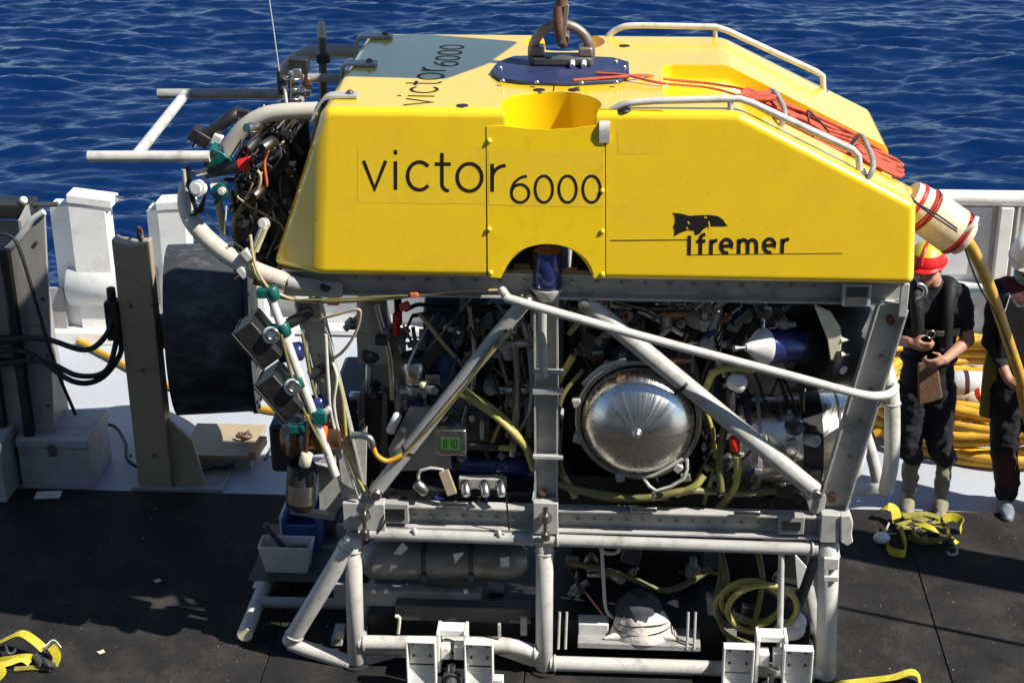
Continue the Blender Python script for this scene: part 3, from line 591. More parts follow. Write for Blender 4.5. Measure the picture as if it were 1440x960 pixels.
# ---- upper frame
def P2(u, v, Y=0.): return at(u, v, Y)
zb0 = ZB-.004
hb0 = at(400, 402, .02); hb1 = at(1285, 415, .02)
for Y in (.0, 1.50):
    chan('top_beam', (at(398, 404, 0).x, Y+.06, 2.322), (2.975, Y+.06, 2.322), .135, .065, 'frame', rov, n=(0, -1 if Y < 1 else 1, 0))
for x in (-.16, 2.9): chan('cross_beam', (x, .065, 2.318), (x, 1.49, 2.318), .12, .06, 'frame_dull', rov, n=(-1 if x < 0 else 1, 0, 0))
obj('end_socket', MB().span((at(1184, 415, -.03).x, -.055, 2.262), (at(1224, 415, -.03).x, -.006, 2.382)), 'frame', rov, bev=.006)
obj('socket_bore', MB().span((at(1189, 415, -.03).x, -.058, 2.275), (at(1219, 415, -.03).x, -.0555, 2.37)), 'gunmetal', rov)
obj('end_plate', MB().span((2.93, -.03, 2.2), (2.972, -.007, 2.38)), 'frame', rov, bev=.004)
obj('hook_eye', MB().ring(at(1290, 410, .0), (0, 1, 0), .04, .012, 20, 8, -1.6, 1.6), 'steel', rov)
g = obj('corner_plate', MB().prism([at(u, v, -.03) for u, v in [(392, 388), (480, 398), (482, 418), (470, 419), (402, 416)]], (0, .03, 0)), 'frame_dull', rov, bev=.004)
obj('corner_bore', MB().cyl(at(458, 403, -.034), at(458, 403, -.01), .028, 18), 'black', g)
# legs: channels open to the front, leaning inward
for Y, n in ((.05, -1), (1.5, 1)):
    def S(u, v): p = at(u, v, 0.); return Vector((p.x, Y, p.z))
    chan('leg', S(432, 424), S(500, 702), .135, .06, 'frame', rov, n=(0, n, 0))
    chan('leg', S(1256, 432), S(1168, 722), .155, .065, 'frame', rov, n=(0, n, 0))
    chan('centre_post', S(768, 420), S(768, 742), .125, .06, 'frame', rov, n=(0, n, 0))
for u, v in [(1253, 452), (1170, 702)]: p = at(u, v, -.0); obj('pin', MB().cyl((p.x, .0, p.z), (p.x, .045, p.z), .022, 14), 'bronze', rov)
obj('pin', MB().cyl(at(764, 692, -.005), at(764, 692, .04), .02, 14), 'bronze', rov)
for v, s in ((520, .018), (548, .03), (640, .02)): p = at(768, v, -.004); obj('post_bracket', MB().box((p.x+.01, -.02, p.z), (.16, .03, s)), 'frame', rov, bev=.003)
# braces
b1 = obj('brace', MB().tube([at(742, 420, -.02), at(700, 470, -.02), at(527, 692, -.02)], .039, 16), 'frame', rov)
b2 = obj('brace', MB().tube([at(822, 424, .03), at(1146, 690, -.03)], .047, 16), 'frame', rov)
for u, v, Y in [(742, 420, -.02), (530, 690, -.02), (822, 424, .03), (1146, 690, -.03)]:
    p = at(u, v, Y); obj('brace_pin', MB().cyl((p.x, p.y-.06, p.z), (p.x, p.y+.05, p.z), .032, 16, .006), 'steel', rov)
for bb, l in ((b1, [(714, 462), (694, 487), (574, 632)]), (b2, [(960, 541)])):
    for u, v in l:
        Y = -.02 if bb is b1 else .0; p = at(u, v, Y); d = (at(527, 692, Y)-at(742, 420, Y)) if bb is b1 else (at(1146, 690, -.03)-at(822, 424, .03)); d = d.normalized()
        obj('strap', MB().cyl(p-d*.009, p+d*.009, .0415 if bb is b1 else .0495, 16), 'black', bb)
chan('rear_brace', (.2, 1.5, 1.1), (1.1, 1.5, 2.25), .08, .05, 'frame_dull', rov); chan('rear_brace', (2.6, 1.5, 1.1), (1.25, 1.5, 2.25), .08, .05, 'frame_dull', rov)
# guard tube round the front and right
gt = obj('guard_tube', MB().tube(pp([(706, 408, -.04), (714, 418, -.1), (730, 424, -.13), (900, 472, -.13), (1100, 525, -.13), (1205, 553, -.12), (1240, 556, -.06), (1256, 550, .06), (1259, 543, .22)]), .0225, 12, 5), 'tube_white', rov)
obj('bumper_post', MB().tube(pp([(1236, 492, .42), (1246, 520, .32), (1254, 560, .25), (1254, 640, .25), (1246, 690, .3)]), .042, 14, 5), 'tube_white', rov)
obj('bumper_post', MB().tube(pp([(1210, 590, .9), (1226, 640, .9), (1236, 684, .9)]), .035, 12, 3), 'tube_white', rov)
obj('bumper_tube', MB().tube(pp([(1180, 688, .5), (1245, 688, .5)]), .035, 12, 3), 'tube_white', rov)
obj('post_tube', MB().tube(pp([(763, 430, -.05), (763, 505, -.05), (766, 528, -.03)]), .022, 10, 3), 'frame', rov)
# ---- mid beam and its fittings
for Y, n in ((.05, -1), (1.5, 1)):
    p0, p1, q0, q1 = at(488, 722, 0), at(768, 728, 0), at(768, 728, 0), at(1192, 742, 0)
    chan('mid_beam', (p0.x, Y, p0.z), (q1.x, Y, p0.z-.004), .135, .075, 'frame', rov, n=(0, n, 0))
for x in (.12, 2.64): chan('side_beam', (x, .055, .985), (x, 1.495, .985), .12, .06, 'frame_dull', rov, n=(-1 if x < 1 else 1, 0, 0))
for u0, u1, v0, v1 in [(484, 541, 706, 742), (750, 785, 705, 748), (1152, 1182, 722, 760), (538, 574, 708, 735), (1094, 1132, 726, 750)]:
    a = at(u0, v1, -.03); b = at(u1, v0, -.03); small = u0 in (538, 1094)
    obj('joint_box', MB().span((a.x, -.05 if not small else -.035, a.z), (b.x, .02, b.z)), 'frame' if not small else 'frame_dull', rov, bev=.005)
    if small: obj('pad', MB().span((a.x+.02, -.042, a.z+.03), (b.x-.02, -.0355, b.z-.03)), 'black', rov)
obj('corner_casting', MB().prism([at(u, v, -.06) for u, v in [(1182, 726), (1196, 724), (1200, 735), (1198, 752), (1200, 762), (1192, 768), (1182, 762)]], (0, .07, 0)), 'tube_white', rov, bev=.006)
for x, u, v in [(0, 512, 725), (1, 767, 728)]:
    p = at(u, v, -.09); obj('locking_screw', MB().lathe(p+Vector((0, 0, .06)), p+Vector((0, 0, -.13)), [(0, .016), (.2, .016), (.2, .032), (.35, .036), (.4, .036), (.4, .012), (.8, .012), (.8, .026), (1, .026)], 8), 'titanium', rov)
obj('gusset', MB().prism([at(u, v, .0) for u, v in [(476, 648), (516, 600), (514, 702), (482, 702)]], (0, .02, 0)), 'frame', rov, bev=.003)
obj('gusset', MB().prism([at(u, v, .0) for u, v in [(1140, 720), (1128, 688), (1150, 676), (1162, 700), (1158, 724)]], (0, .025, 0)), 'frame', rov, bev=.003)
# ---- tool sled below
sl_top = obj('sled_tube', MB().tube([at(505, 749, -.03), at(1150, 772, -.03)], .034, 14), 'frame', rov)
obj('sled_tube', MB().tube([(.15, 1.45, .82), (2.65, 1.45, .82)], .034, 12), 'frame_dull', rov)
sp = [((496, 752), (501, 934), .048), ((766, 752), (765, 942), .048), ((1166, 762), (1160, 962), .056)]
for (a, b, r) in sp:
    A = at(*a, 0); B = at(*b, 0); B.z = .012
    p = obj('sled_post', MB().lathe(A, B, [(0, r*.6), (.02, r), (.985, r), (1, r*.7)], 22), 'tube_white', rov)
    obj('sled_post', MB().cyl((A.x, 1.45, A.z), (B.x, 1.45, .012), r, 16), 'frame_dull', rov)
    obj('foot_pad', MB().cyl((B.x, 0, 0), (B.x, 0, .0118), r*1.5, 20), 'rubber', rov); obj('foot_pad', MB().cyl((B.x, 1.45, 0), (B.x, 1.45, .0118), r*1.5, 20), 'rubber', rov)
    for zz in (.1, .82): obj('cross_tube', MB().tube([((A.x+B.x)/2, .02, zz), ((A.x+B.x)/2, 1.45, zz)], .034, 12), 'frame_dull', rov)
for v0, v1 in ((782, 800), (808, 816)):
    p = at(1163, (v0+v1)/2, -.055); obj('post_cleat', MB().box((p.x+.02, -.055, p.z), (.08, .03, (v1-v0)/260)), 'tube_white', rov, bev=.004)
obj('sled_rail', MB().tube(pp([(505, 903, -.01), (660, 905, -.01), (715, 907, -.01), (756, 918, -.01)]), .043, 14, 4), 'tube_white', rov)
obj('sled_rail', MB().tube(pp([(774, 932, -.01), (1158, 944, -.01)]), .043, 14), 'tube_white', rov)
obj('nose_tube', MB().tube(pp([(492, 762, -.0), (470, 800, -.02), (408, 902, .08)]), .05, 16, 1), 'tube_white', rov)
obj('nose_tube', MB().tube(pp([(408, 903, .08), (432, 912, .06), (494, 932, .0)]), .044, 14, 3), 'tube_white', rov)
obj('nose_tube', MB().tube([(.02, 1.35, .8), (-.28, 1.3, .12), (.02, 1.45, .06)], .045, 12), 'frame_dull', rov)
e0 = gz(345, 890, .075); sk_ = obj('skid_tube', MB().tube([e0, Vector((e0.x+.02, e0.y+1.2, .075))], .045, 18), 'tube_white', rov)
obj('skid_cap', MB().cyl(e0+Vector((0, -.001, 0)), e0+Vector((0, -.018, 0)), .047, 20, .004), 'cream', sk_)
obj('skid_label', MB().strap([e0+Vector((-.02, .42, .042)), e0+Vector((-.02, .52, .042))], .05, .004, (1, 0, 0), 1), 'paper', sk_)
obj('skid_link', MB().tube([e0+Vector((.03, .9, .02)), (.1, e0.y+.9, .1)], .035, 10), 'frame_dull', rov); obj('skid_link', MB().tube([e0+Vector((.03, .3, .02)), (.1, e0.y+.3, .1)], .035, 10), 'frame_dull', rov)
for P in ([(700, 920), (756, 918), (756, 938), (745, 936)], [(512, 920), (565, 922), (520, 934), (508, 932)]):
    obj('gusset', MB().prism([at(u, v, -.0) for u, v in P], (0, .012, 0)), 'frame', rov)
obj('sled_rod', MB().tube([at(1099, 772, -.035), at(1096, 938, -.035)], .017, 10), 'tube_white', rov)
obj('pad_block', MB().span(at(466, 908, .15), at(487, 876, .32)), 'frame', rov, bev=.004); obj('pad_bore', MB().cyl(at(478, 893, .13), at(478, 893, .16), .025, 14), 'black', rov)

# weld beads, bolts and sacrificial anodes on the frame
def weld(u, v, Y, r, d): p = at(u, v, Y); obj('weld_bead', MB().ring(p, d, r, .007, 22, 6), 'frame', rov)
for u, v, Y, r, d in [(512, 903, -.01, .044, (1, 0, 0)), (752, 916, -.01, .044, (1, 0, 0)), (780, 932, -.01, .044, (1, 0, 0)), (1143, 944, -.01, .045, (1, 0, 0)), (488, 768, 0, .05, (-.35, 0, -1)), (414, 892, .07, .051, (-.35, 0, -1)), (488, 930, .01, .045, (1, 0, -.2)), (516, 749, -.03, .036, (1, 0, 0)), (748, 757, -.03, .036, (1, 0, 0)), (784, 758, -.03, .036, (1, 0, 0)), (1142, 771, -.03, .036, (1, 0, 0)), (497, 772, 0, .049, (0, 0, 1)), (766, 775, 0, .049, (0, 0, 1)), (1165, 780, 0, .057, (0, 0, 1)), (1254, 566, .25, .044, (0, 0, 1))]: weld(u, v, Y, r, d)
for i in range(26):
    u = 560+i*23
    if abs(u-768) < 30 or u > 1085: continue
    p = at(u, 724+(u-560)*.022, .04); obj('beam_bolt', MB().cyl(p, p+Vector((0, -.012, 0)), .009, 6), 'titanium', rov)
for i in range(20):
    p = at(500+i*34, 402+i*.6, .05); p.z = 2.33; obj('beam_bolt', MB().cyl((p.x, .055, p.z), (p.x, .038, p.z), .010, 6), 'titanium', rov)
for a_, b_ in (((446, 500), (472, 600)), ((1238, 500), (1195, 640))):
    for t in (0, .33, .66, 1): p = at(a_[0]+(b_[0]-a_[0])*t, a_[1]+(b_[1]-a_[1])*t, .045); obj('leg_bolt', MB().cyl((p.x, .046, p.z), (p.x, .03, p.z), .012, 6), 'titanium', rov)
for u, v in [(640, 715), (905, 722), (1050, 727)]:
    p = at(u, v, -.03); obj('anode', MB().box((p.x, -.035, p.z+.03), (.14, .02, .03)), 'titanium', rov, bev=.006)
# ---- bumper and instrument mast on the left end
def tb(name, P, r, m, k=5, n=12, parent=None, **kw): return obj(name, MB().tube(pp(P), r, n, k), m, parent or rov, **kw)
def clamp(l, Y):
    P = [at(u, v, Y) for u, v in l]; P[-2:] = [Vector((P[-2].x, Y, ZT+.012)), Vector((P[-1].x, Y, ZT+.012))]; P[-3].z = max(P[-3].z, ZT-.0); o = obj('tube_clamp', MB().strap(P, .085, .014, (0, 1, 0), 4), 'frame', rov)
    p = P[-1]+Vector((-.04, 0, .008)); obj('bolt', MB().lathe(p, p+Vector((0, 0, .018)), [(0, .02), (.6, .018), (1, .008)], 12), 'gunmetal', o)
tb('bumper_tube', [(447, 155, .18), (400, 157, .18), (370, 163, .18), (343, 180, .18), (322, 207, .18), (308, 232, .18)], .043, 'tube')
clamp([(441, 172), (444, 158), (458, 146), (480, 143), (504, 142)], .18)
tb('bumper_tube', [(502, 72, 1.45), (455, 72, 1.45), (427, 78, 1.45), (407, 92, 1.45), (397, 116, 1.45)], .040, 'frame_dull'); clamp([(500, 82), (505, 70), (520, 62), (552, 61)], 1.45)
tb('bumper_tube', [(482, 109, .82), (425, 110, .82)], .024, 'frame_dull', 1); clamp([(479, 122), (484, 105), (500, 98), (530, 97)], .82)
tb('bumper_tube', [(265, 262, .30), (262, 285, .22), (273, 315, .12), (308, 350, .05), (350, 376, .0), (404, 397, -.02)], .047, 'tube'); p = at(401, 399, -.062); obj('tube_plug', MB().cyl(p, p+Vector((0, .02, 0)), .014, 12), 'black', rov)
tb('bumper_tube', [(404, 396, -.02), (440, 404, .0), (475, 410, .04)], .04, 'frame_dull', 3)
for u, v in [(318, 357), (338, 372)]:
    p = at(u, v, .04); d = (at(350, 376, .0)-at(308, 350, .05)).normalized(); obj('strap', MB().cyl(p-d*.008, p+d*.008, .0495, 16), 'black', rov)
A0, A1 = gz(124, 220, 2.95), gz(295, 220, 2.95); B0, B1 = gz(222, 132, 2.95), gz(400, 132, 2.95)
obj('outrigger_tube', MB().tube([A0, A1], .029, 14), 'tube_white', rov); obj('outrigger_tube', MB().tube([B0, B1], .029, 14), 'frame_dull', rov)  # rear tube in duller grey, its shade put into the colour
obj('outrigger_tube', MB().tube([A0+Vector((.24, .02, 0)), B0+Vector((.16, -.02, 0))], .029, 14), 'tube_white', rov)
obj('mast', MB().tube([at(455, 150, 1.0), at(453, 48, 1.0)], .022, 10), 'gunmetal', rov); obj('beacon', MB().lathe(at(453, 52, 1.0), at(452, 31, 1.0), [(0, .026), (.45, .026), (.45, .02), (1, .018)], 12), 'frame', rov)
obj('mast_clamp', MB().box(at(455, 82, 1.0), (.07, .06, .05)), 'black', rov, bev=.006)
obj('mast_foot', MB().tube([at(455, 150, 1.0), at(440, 200, 1.0), (-.1, .95, 2.39)], .022, 8), 'gunmetal', rov)
an = obj('antenna_base', MB().tube([at(397, 132, .6), at(393, 100, .6)], [.028, .016], 10), 'black', rov); obj('whip_antenna', MB().tube([at(393, 101, .6), at(386, 50, .6), at(376, -20, .6)], .0028, 5, 3), 'wire_white', an)
obj('sensor_box', MB().box(at(421, 92, .7), (.10, .08, .08)), 'black', rov, bev=.006)
cg = obj('sensor_cage', MB().ring(at(412, 110, .6), (0, .1, 1), .05, .006, 24, 6).ring(at(412, 124, .6), (0, .1, 1), .05, .006, 24, 6).ring(at(412, 138, .6), (0, .1, 1), .05, .006, 24, 6), 'steel', rov)
for a in (0, 1.57, 3.14, 4.71):
    v = Vector((math.cos(a)*.05, math.sin(a)*.05, 0)); obj('cage_bar', MB().tube([at(412, 106, .6)+v, at(412, 142, .6)+v], .005, 6), 'steel', cg)
obj('sensor_core', MB().cyl(at(412, 142, .6), at(412, 108, .6), .025, 14), 'gunmetal', cg)
obj('sensor_rod', MB().tube([at(400, 122, .5), at(403, 148, .5)], .009, 8), 'plastic_white', rov); obj('sensor_rod', MB().tube([at(403, 148, .5), at(412, 250, .45)], .018, 8), 'black', rov)
obj('side_box', MB().span(at(425, 136, .75), at(437, 108, .82)), 'tan_steel', rov, bev=.004)
obj('standoff', MB().tube([at(412, 142, .6), at(410, 230, .6), (-.12, .6, 2.39)], .02, 8), 'gunmetal', rov)
obj('bumper_plate', MB().prism([at(u, v, .1) for u, v in [(257, 236), (264, 234), (276, 296), (290, 270), (286, 298), (268, 305)]], (0, .025, 0)), 'black', rov)
obj('bumper_edge', MB().tube(pp([(258, 238, .095), (262, 270, .095), (271, 300, .095)]), .011, 8, 3), 'frame', rov)
def hub(name, u, v, Y, r, d, m, l=.06):
    p = at(u, v, Y); return obj(name, MB().lathe(p, p+Vector(d).normalized()*l, [(0, r), (.7, r), (.7, r*.7), (1, r*.65)], 18), m, rov)
tc_ = obj('teal_clamp', MB().prism([at(u, v, .12) for u, v in [(284, 236), (294, 208), (312, 214), (326, 226), (318, 238)]], (0, .11, 0)), 'teal', rov, bev=.006)
hub('teal_clamp', 312, 268, .08, .042, (-.1, -1, .1), 'teal'); hub('camera_port', 313, 268, .02, .02, (-.1, -1, .1), 'wire_white', .03)
hub('lamp_knob', 281, 264, .06, .042, (-.2, -1, .2), 'plastic_white', .05); hub('lamp_knob', 298, 262, .1, .03, (1, 0, .1), 'plastic_white', .08)
obj('lamp_arm', MB().tube(pp([(290, 243, .1), (338, 233, .08)]), .032, 12, 1), 'black', rov); obj('red_plug', MB().tube(pp([(337, 233, .08), (352, 229, .08)]), .034, 12), 'red', rov)
obj('lamp_bracket', MB().tube(pp([(276, 244, .08), (292, 240, .08)]), .018, 8), 'steel', rov)
R = Matrix.Rotation(rd(32), 3, 'Y'); obj('work_lamp', MB().box(at(283, 192, .5), (.11, .1, .07), R), 'black', rov, bev=.006); obj('lamp_glass', MB().box(at(277, 198, .47), (.012, .08, .06), R), 'lens', rov)
obj('lamp_arm', MB().tube(pp([(288, 190, .5), (300, 184, .5), (326, 164, .5), (338, 158, .55)]), .034, 12, 3), 'black', rov); obj('lamp_bracket', MB().box(at(305, 196, .48), (.05, .05, .06), R), 'plastic_white', rov, bev=.005)
obj('carrier_plate', MB().prism([(-.12, .15, 2.3), (-.5, .3, 2.35), (-.45, .3, 2.75), (-.16, .2, 2.95)], (0, .03, 0)), 'black', rov)
obj('carrier_plate', MB().prism([(-.1, .6, 2.3), (-.42, .6, 2.4), (-.40, .6, 2.85), (-.12, .6, 3.05)], (0, .03, 0)), 'black', rov)
for P in ([(370, 330, .35), (395, 270, .35), (400, 215, .5)], [(352, 300, .4), (372, 255, .4), (395, 205, .55)], [(388, 380, .2), (372, 345, .2), (352, 318, .25)], [(384, 250, .3), (362, 210, .4), (380, 160, .5)]):
    tb('actuator', P, .032, 'black', 3, 10)
tb('strut', [(306, 282, .3), (316, 330, .3)], .022, 'tube', 1); tb('strut', [(372, 318, .05), (358, 352, .03)], .022, 'wire_white', 1); hub('strut_end', 374, 314, .08, .03, (-.2, -1, .3), 'wire_white', .05)
tb('strut', [(425, 218, .6), (400, 190, .6), (372, 186, .6)], .02, 'gunmetal', 2)
mats_c = ['rubber']*9+['gunmetal', 'gunmetal', 'hose_tan', 'wire_white', 'hose_olive', 'bronze']
rr = random.Random(4)
for i in range(46):                                 # loose wiring round the mast and bumper
    u0, v0 = rr.uniform(345, 425), rr.uniform(148, 185); u1, v1 = rr.uniform(325, 405), rr.uniform(290, 395); y0, y1 = rr.uniform(.25, .5), rr.uniform(.1, .45)
    P = [(u0, v0, y0), (rr.uniform(325, 410), (v0*2+v1)/3+rr.uniform(-15, 15), rr.uniform(.1, .6)), (rr.uniform(325, 405), (v0+v1*2)/3+rr.uniform(-15, 15), rr.uniform(.1, .5)), (u1, v1, y1)]
    tb('wire', P, rr.choice([.005, .006, .007, .009, .013]), rr.choice(mats_c), 5, 6)
for P, m, r in [([(290, 300, .2), (310, 325, .2), (345, 352, .15)], 'wire_white', .005), ([(352, 232, .08), (366, 246, .06), (362, 268, .06), (345, 280, .08)], 'hose_tan', .008), ([(318, 290, .1), (316, 330, .1)], 'wire_white', .005), ([(376, 262, .1), (372, 228, .1), (380, 205, .12)], 'orange', .008),
                ([(352, 330, 0), (358, 370, -.06), (370, 395, -.08), (386, 410, -.08), (430, 424, -.06), (520, 422, -.04), (640, 410, -.04), (700, 408, -.03)], 'hose_tan', .008), ([(356, 345, 0), (364, 385, -.07), (400, 420, -.07), (560, 416, -.05), (660, 412, -.04)], 'hose_olive', .006), ([(372, 322, 0), (352, 372, -.05), (362, 392, -.06), (384, 414, -.09)], 'hose_yellow', .008)]:
    tb('wire', P, r, m, 6, 6)
for u, v in [(348, 358), (342, 382), (365, 395)]: obj('wire_tie', MB().box(at(u, v, -.03), (.06, .05, .04), Matrix.Rotation(rr.random(), 3, 'Y')), 'wire_white' if u < 350 else 'bronze', rov, bev=.005)
# ---- lamp rod in front of the left leg
rod = tb('lamp_rod', [(378, 410, -.1), (472, 668, -.1)], .023, 'wire_white', 1)
for (u, v) in [(384, 412), (400, 463), (421, 536), (428, 602)]:
    p = at(u, v, -.1); d = (at(472, 668, -.1)-at(378, 410, -.1)).normalized(); obj('rod_clamp', MB().cyl(p-d*.035, p+d*.035, .031, 14, .006), 'teal', rod); obj('clamp_lug', MB().box(p+Vector((-.05, 0, 0)), (.06, .05, .045)), 'teal', rod, bev=.004)
stub = tb('lamp_rod', [(428, 602, -.11), (464, 574, -.09)], .018, 'wire_white', 1); p = at(450, 585, -.1); obj('rod_clamp', MB().box(p, (.07, .06, .07)), 'teal', stub, bev=.006)
for (u, v) in [(368, 475), (398, 548)]:
    c = at(u, v, -.08); a = rd(53); dx = Vector((math.cos(a), 0, -math.sin(a))); nn = Vector((-math.sin(a), 0, -math.cos(a))); R = Matrix((dx, Vector((0, 1, 0)), nn)).transposed()
    lm = obj('flood_lamp', MB().box(c, (.24, .2, .12), R), 'black', rov, bev=.008); obj('lamp_rim', MB().box(c+nn*.066, (.25, .21, .012), R), 'black', lm, bev=.003); obj('lamp_glass', MB().box(c+nn*.073, (.22, .18, .004), R), 'lens', lm)
    q = at(u+12, v-2, -.19); obj('lamp_yoke', MB().lathe(q, q+Vector((0, .02, 0)), [(0, .04), (1, .045)], 16), 'plastic_white', lm); obj('yoke_ring', MB().ring(q+Vector((.015, -.01, .015)), (0, 1, 0), .03, .009, 20, 6), 'steel', lm)
    tb('lamp_cable', [(u+38, v-20, -.02), (u+70, v-38, 0)], .03, 'black', 1); tb('lamp_cable', [(434, 452, .0), (470, 443, -.05), (498, 435, -.06), (507, 440, -.06), (500, 468, -.05), (482, 494, -.03), (462, 508, .02)] if u < 380 else [(466, 506, .0), (474, 530, -.05), (470, 570, -.06), (480, 620, -.05), (500, 668, -.03), (508, 700, .0)], .008, 'hose_tan' if u < 380 else 'wire_white', 6, 6)
    obj('lamp_body', MB().cyl(at(u+24, v+22, -.02), at(u+58, v+18, -.02), .05, 16, .01), 'navy', lm)
# left motor, pod, connectors
mo = obj('motor', MB().lathe(at(398, 619, -.02), at(482, 612, -.02), [(0, .07), (.03, .088), (.3, .088), (.3, .08), (.36, .08), (.36, .09), (.8, .09), (.8, .08), (.97, .08), (1, .05)], 28), 'bronze', rov)
for t in (.1, .33, .72): p = at(398, 619, -.02).lerp(at(482, 612, -.02), t); obj('motor_band', MB().cyl(p, p+Vector((.02, 0, 0)), .0925, 28), 'titanium' if t != .72 else 'orange', mo)
obj('motor_housing', MB().box(at(405, 620, .12), (.16, .2, .28)), 'black', rov, bev=.02)
pd = obj('camera_pod', MB().lathe(at(425, 652, .0), at(423, 714, .0), [(0, .07), (.05, .082), (.9, .082), (1, .06)], 26), 'black', rov); obj('pod_band', MB().lathe(at(424.4, 676, .0), at(423.8, 702, .0), [(0, .084), (1, .084)], 26), 'steel', pd)
obj('pod_bracket', MB().prism([at(u, v, .1) for u, v in [(404, 650), (478, 660), (476, 670), (404, 662)]], (0, .05, 0)), 'frame_dull', rov)
obj('pod_bracket', MB().prism([at(u, v, .08) for u, v in [(408, 716), (470, 726), (470, 732), (408, 722)]], (0, .05, 0)), 'frame_dull', rov)
obj('cream_connector', MB().cyl(at(428, 654, -.13), at(432, 636, -.13), .032, 16, .006), 'cream', rov); tb('wire', [(430, 640, -.13), (432, 610, -.13), (440, 590, -.11)], .012, 'bronze', 4, 8)
obj('web_plate', MB().prism([at(u, v, .16) for u, v in [(447, 650), (472, 640), (486, 700), (470, 726), (450, 724)]], (0, .02, 0)), 'frame', rov)
obj('elbow', MB().tube(pp([(494, 612, -.06), (510, 612, -.08), (521, 617, -.09), (524, 628, -.09)]), .02, 10, 4), 'steel', rov); tb('hose', [(524, 626, -.09), (530, 640, -.09), (545, 648, -.08), (566, 640, -.075)], .014, 'cable_yellow', 6, 8); tb('hose', [(560, 644, -.075), (580, 628, -.075), (640, 556, -.07), (720, 462, -.07)], .010, 'hose_tan', 6, 8)
tb('hose', [(560, 646, -.08), (640, 562, -.08), (700, 478, -.075)], .007, 'hose_olive', 4, 6)
for P in ([(458, 470, -.03), (462, 540, -.05), (470, 600, -.06), (505, 700, -.04)], [(425, 470, -.03), (445, 560, -.04), (478, 620, -.05)], [(470, 520, -.02), (482, 560, -.03), (490, 640, -.05), (512, 690, -.05)], [(395, 470, -.13), (420, 560, -.13), (460, 640, -.13)]): tb('hose', P, .009, rr.choice(['hose_yellow', 'wire_white', 'hose_olive']), 5, 6)
# ---- inside the upper frame, left bay
def cy(name, a, b, r, m, Y, Y2=None, n=24, ch=.008, parent=None, **kw): return obj(name, MB().cyl(at(*a, Y), at(*b, Y2 if Y2 is not None else Y), r, n, ch), m, parent or rov, **kw)
def bx(name, u0, v0, u1, v1, Y, D, m, bev=.006, parent=None):
    a, b = at(u0, v1, Y), at(u1, v0, Y); return obj(name, MB().span((a.x, Y, a.z), (b.x, Y+D, b.z)), m, parent or rov, bev=bev)
ac = cy('actuator', (523, 418), (523, 472), .082, 'frame_dull', .35); bx('actuator_block', 503, 470, 548, 512, .27, .16, 'frame_dull'); cy('actuator_bore', (521, 499), (521, 499.01), .05, 'black', .262, .275); cy('actuator_nose', (521, 499), (521, 499.01), .02, 'gunmetal', .25, .27)
cy('actuator_rod', (519, 512), (519, 568), .02, 'titanium', .34); bx('hinge_plate', 545, 470, 567, 540, .34, .1, 'tan_steel'); bx('hinge_plate', 520, 512, 565, 548, .38, .06, 'frame_dull')
cy('red_canister', (558, 440), (557, 472), .022, 'red', .3); bx('dark_housing', 508, 560, 545, 690, .3, .35, 'black', .02)
for u in (508, 540): obj('bracket_plate', MB().prism([at(a, b, .24) for a, b in [(u-8, 690), (u+6, 690), (u+4, 552), (u-2, 552)]], (0, .06, 0)), 'gunmetal', rov)
can = cy('steel_can', (582, 505), (583, 536), .068, 'steel', .24); cy('can_cap', (582, 498), (582, 504.5), .07, 'black', .24, parent=can); cy('can_base', (583, 540), (583, 552), .05, 'titanium', .24); bx('can_bracket', 562, 549, 606, 554, .2, .1, 'frame'); cy('cream_plug', (594, 536), (596, 545), .022, 'cream', .17)
obj('blue_bladder', MB().lathe(at(617, 532, .35), at(630, 486, .35), [(0, .05), (.08, .085), (.3, .08), (.34, .086), (.6, .08), (.66, .085), (.9, .07), (1, .03)], 20), 'blue', rov)
obj('black_strut', MB().beam(at(688, 405, .26), at(596, 512, .22), .075, .05), 'black', rov, bev=.006); bx('white_label', 590, 464, 645, 492, .44, .01, 'plastic_white', .0)
obj('grey_shroud', MB().lathe(at(600, 452, .6), at(650, 452, .6), [(0, .16), (.1, .19), (1, .19)], 28), 'blue_grey', rov)
tb('cable_loop', [(570, 436, .3), (590, 428, .28), (618, 434, .28), (634, 430, .3), (632, 440, .3), (606, 440, .3), (580, 444, .32)], .012, 'rubber', 6, 8)
obj('orange_plug', MB().tube(pp([(563, 433, .22), (575, 428, .22)]), .022, 10), 'orange', rov); bx('orange_tape', 576, 412, 588, 419, -.06, .03, 'orange'); bx('orange_tape', 460, 422, 476, 430, .0, .05, 'orange')
obj('sloped_panel', MB().prism([at(u, v, .18) for u, v in [(546, 633), (577, 572), (624, 575), (636, 660), (552, 663)]], (0, .04, .0)), 'frame_dull', rov, bev=.004); cy('white_roller', (548, 608), (560, 582), .025, 'plastic_white', .16)
db = bx('display_box', 612, 605, 655, 640, .02, .1, 'steel', .006); bx('display_screen', 620, 616, 646, 632, .016, .0035, 'screen', 0, db)
dg = MB()
for k, segs in enumerate(['abcdefg', 'abc', 'abcdef']):
    ox = 624+k*7.2; S = {'a': ((0, 618.5), (4.2, 618.5)), 'b': ((4.2, 618.5), (4.2, 624)), 'c': ((4.2, 624), (4.2, 629.5)), 'd': ((0, 629.5), (4.2, 629.5)), 'e': ((0, 624), (0, 629.5)), 'f': ((0, 618.5), (0, 624)), 'g': ((0, 624), (4.2, 624))}
    for c_ in segs: (xa, ya), (xb, yb) = S[c_]; dg.ribbon([at(ox+xa, ya, .015), at(ox+xb, yb, .015)], .005, (0, -1, 0))
obj('display_digits', dg, 'ink', db)
for u, v in [(615, 608), (652, 608), (615, 637), (652, 637)]: p = at(u, v, .018); obj('bolt', MB().cyl(p, p+Vector((0, -.008, 0)), .007, 8), 'gunmetal', db)
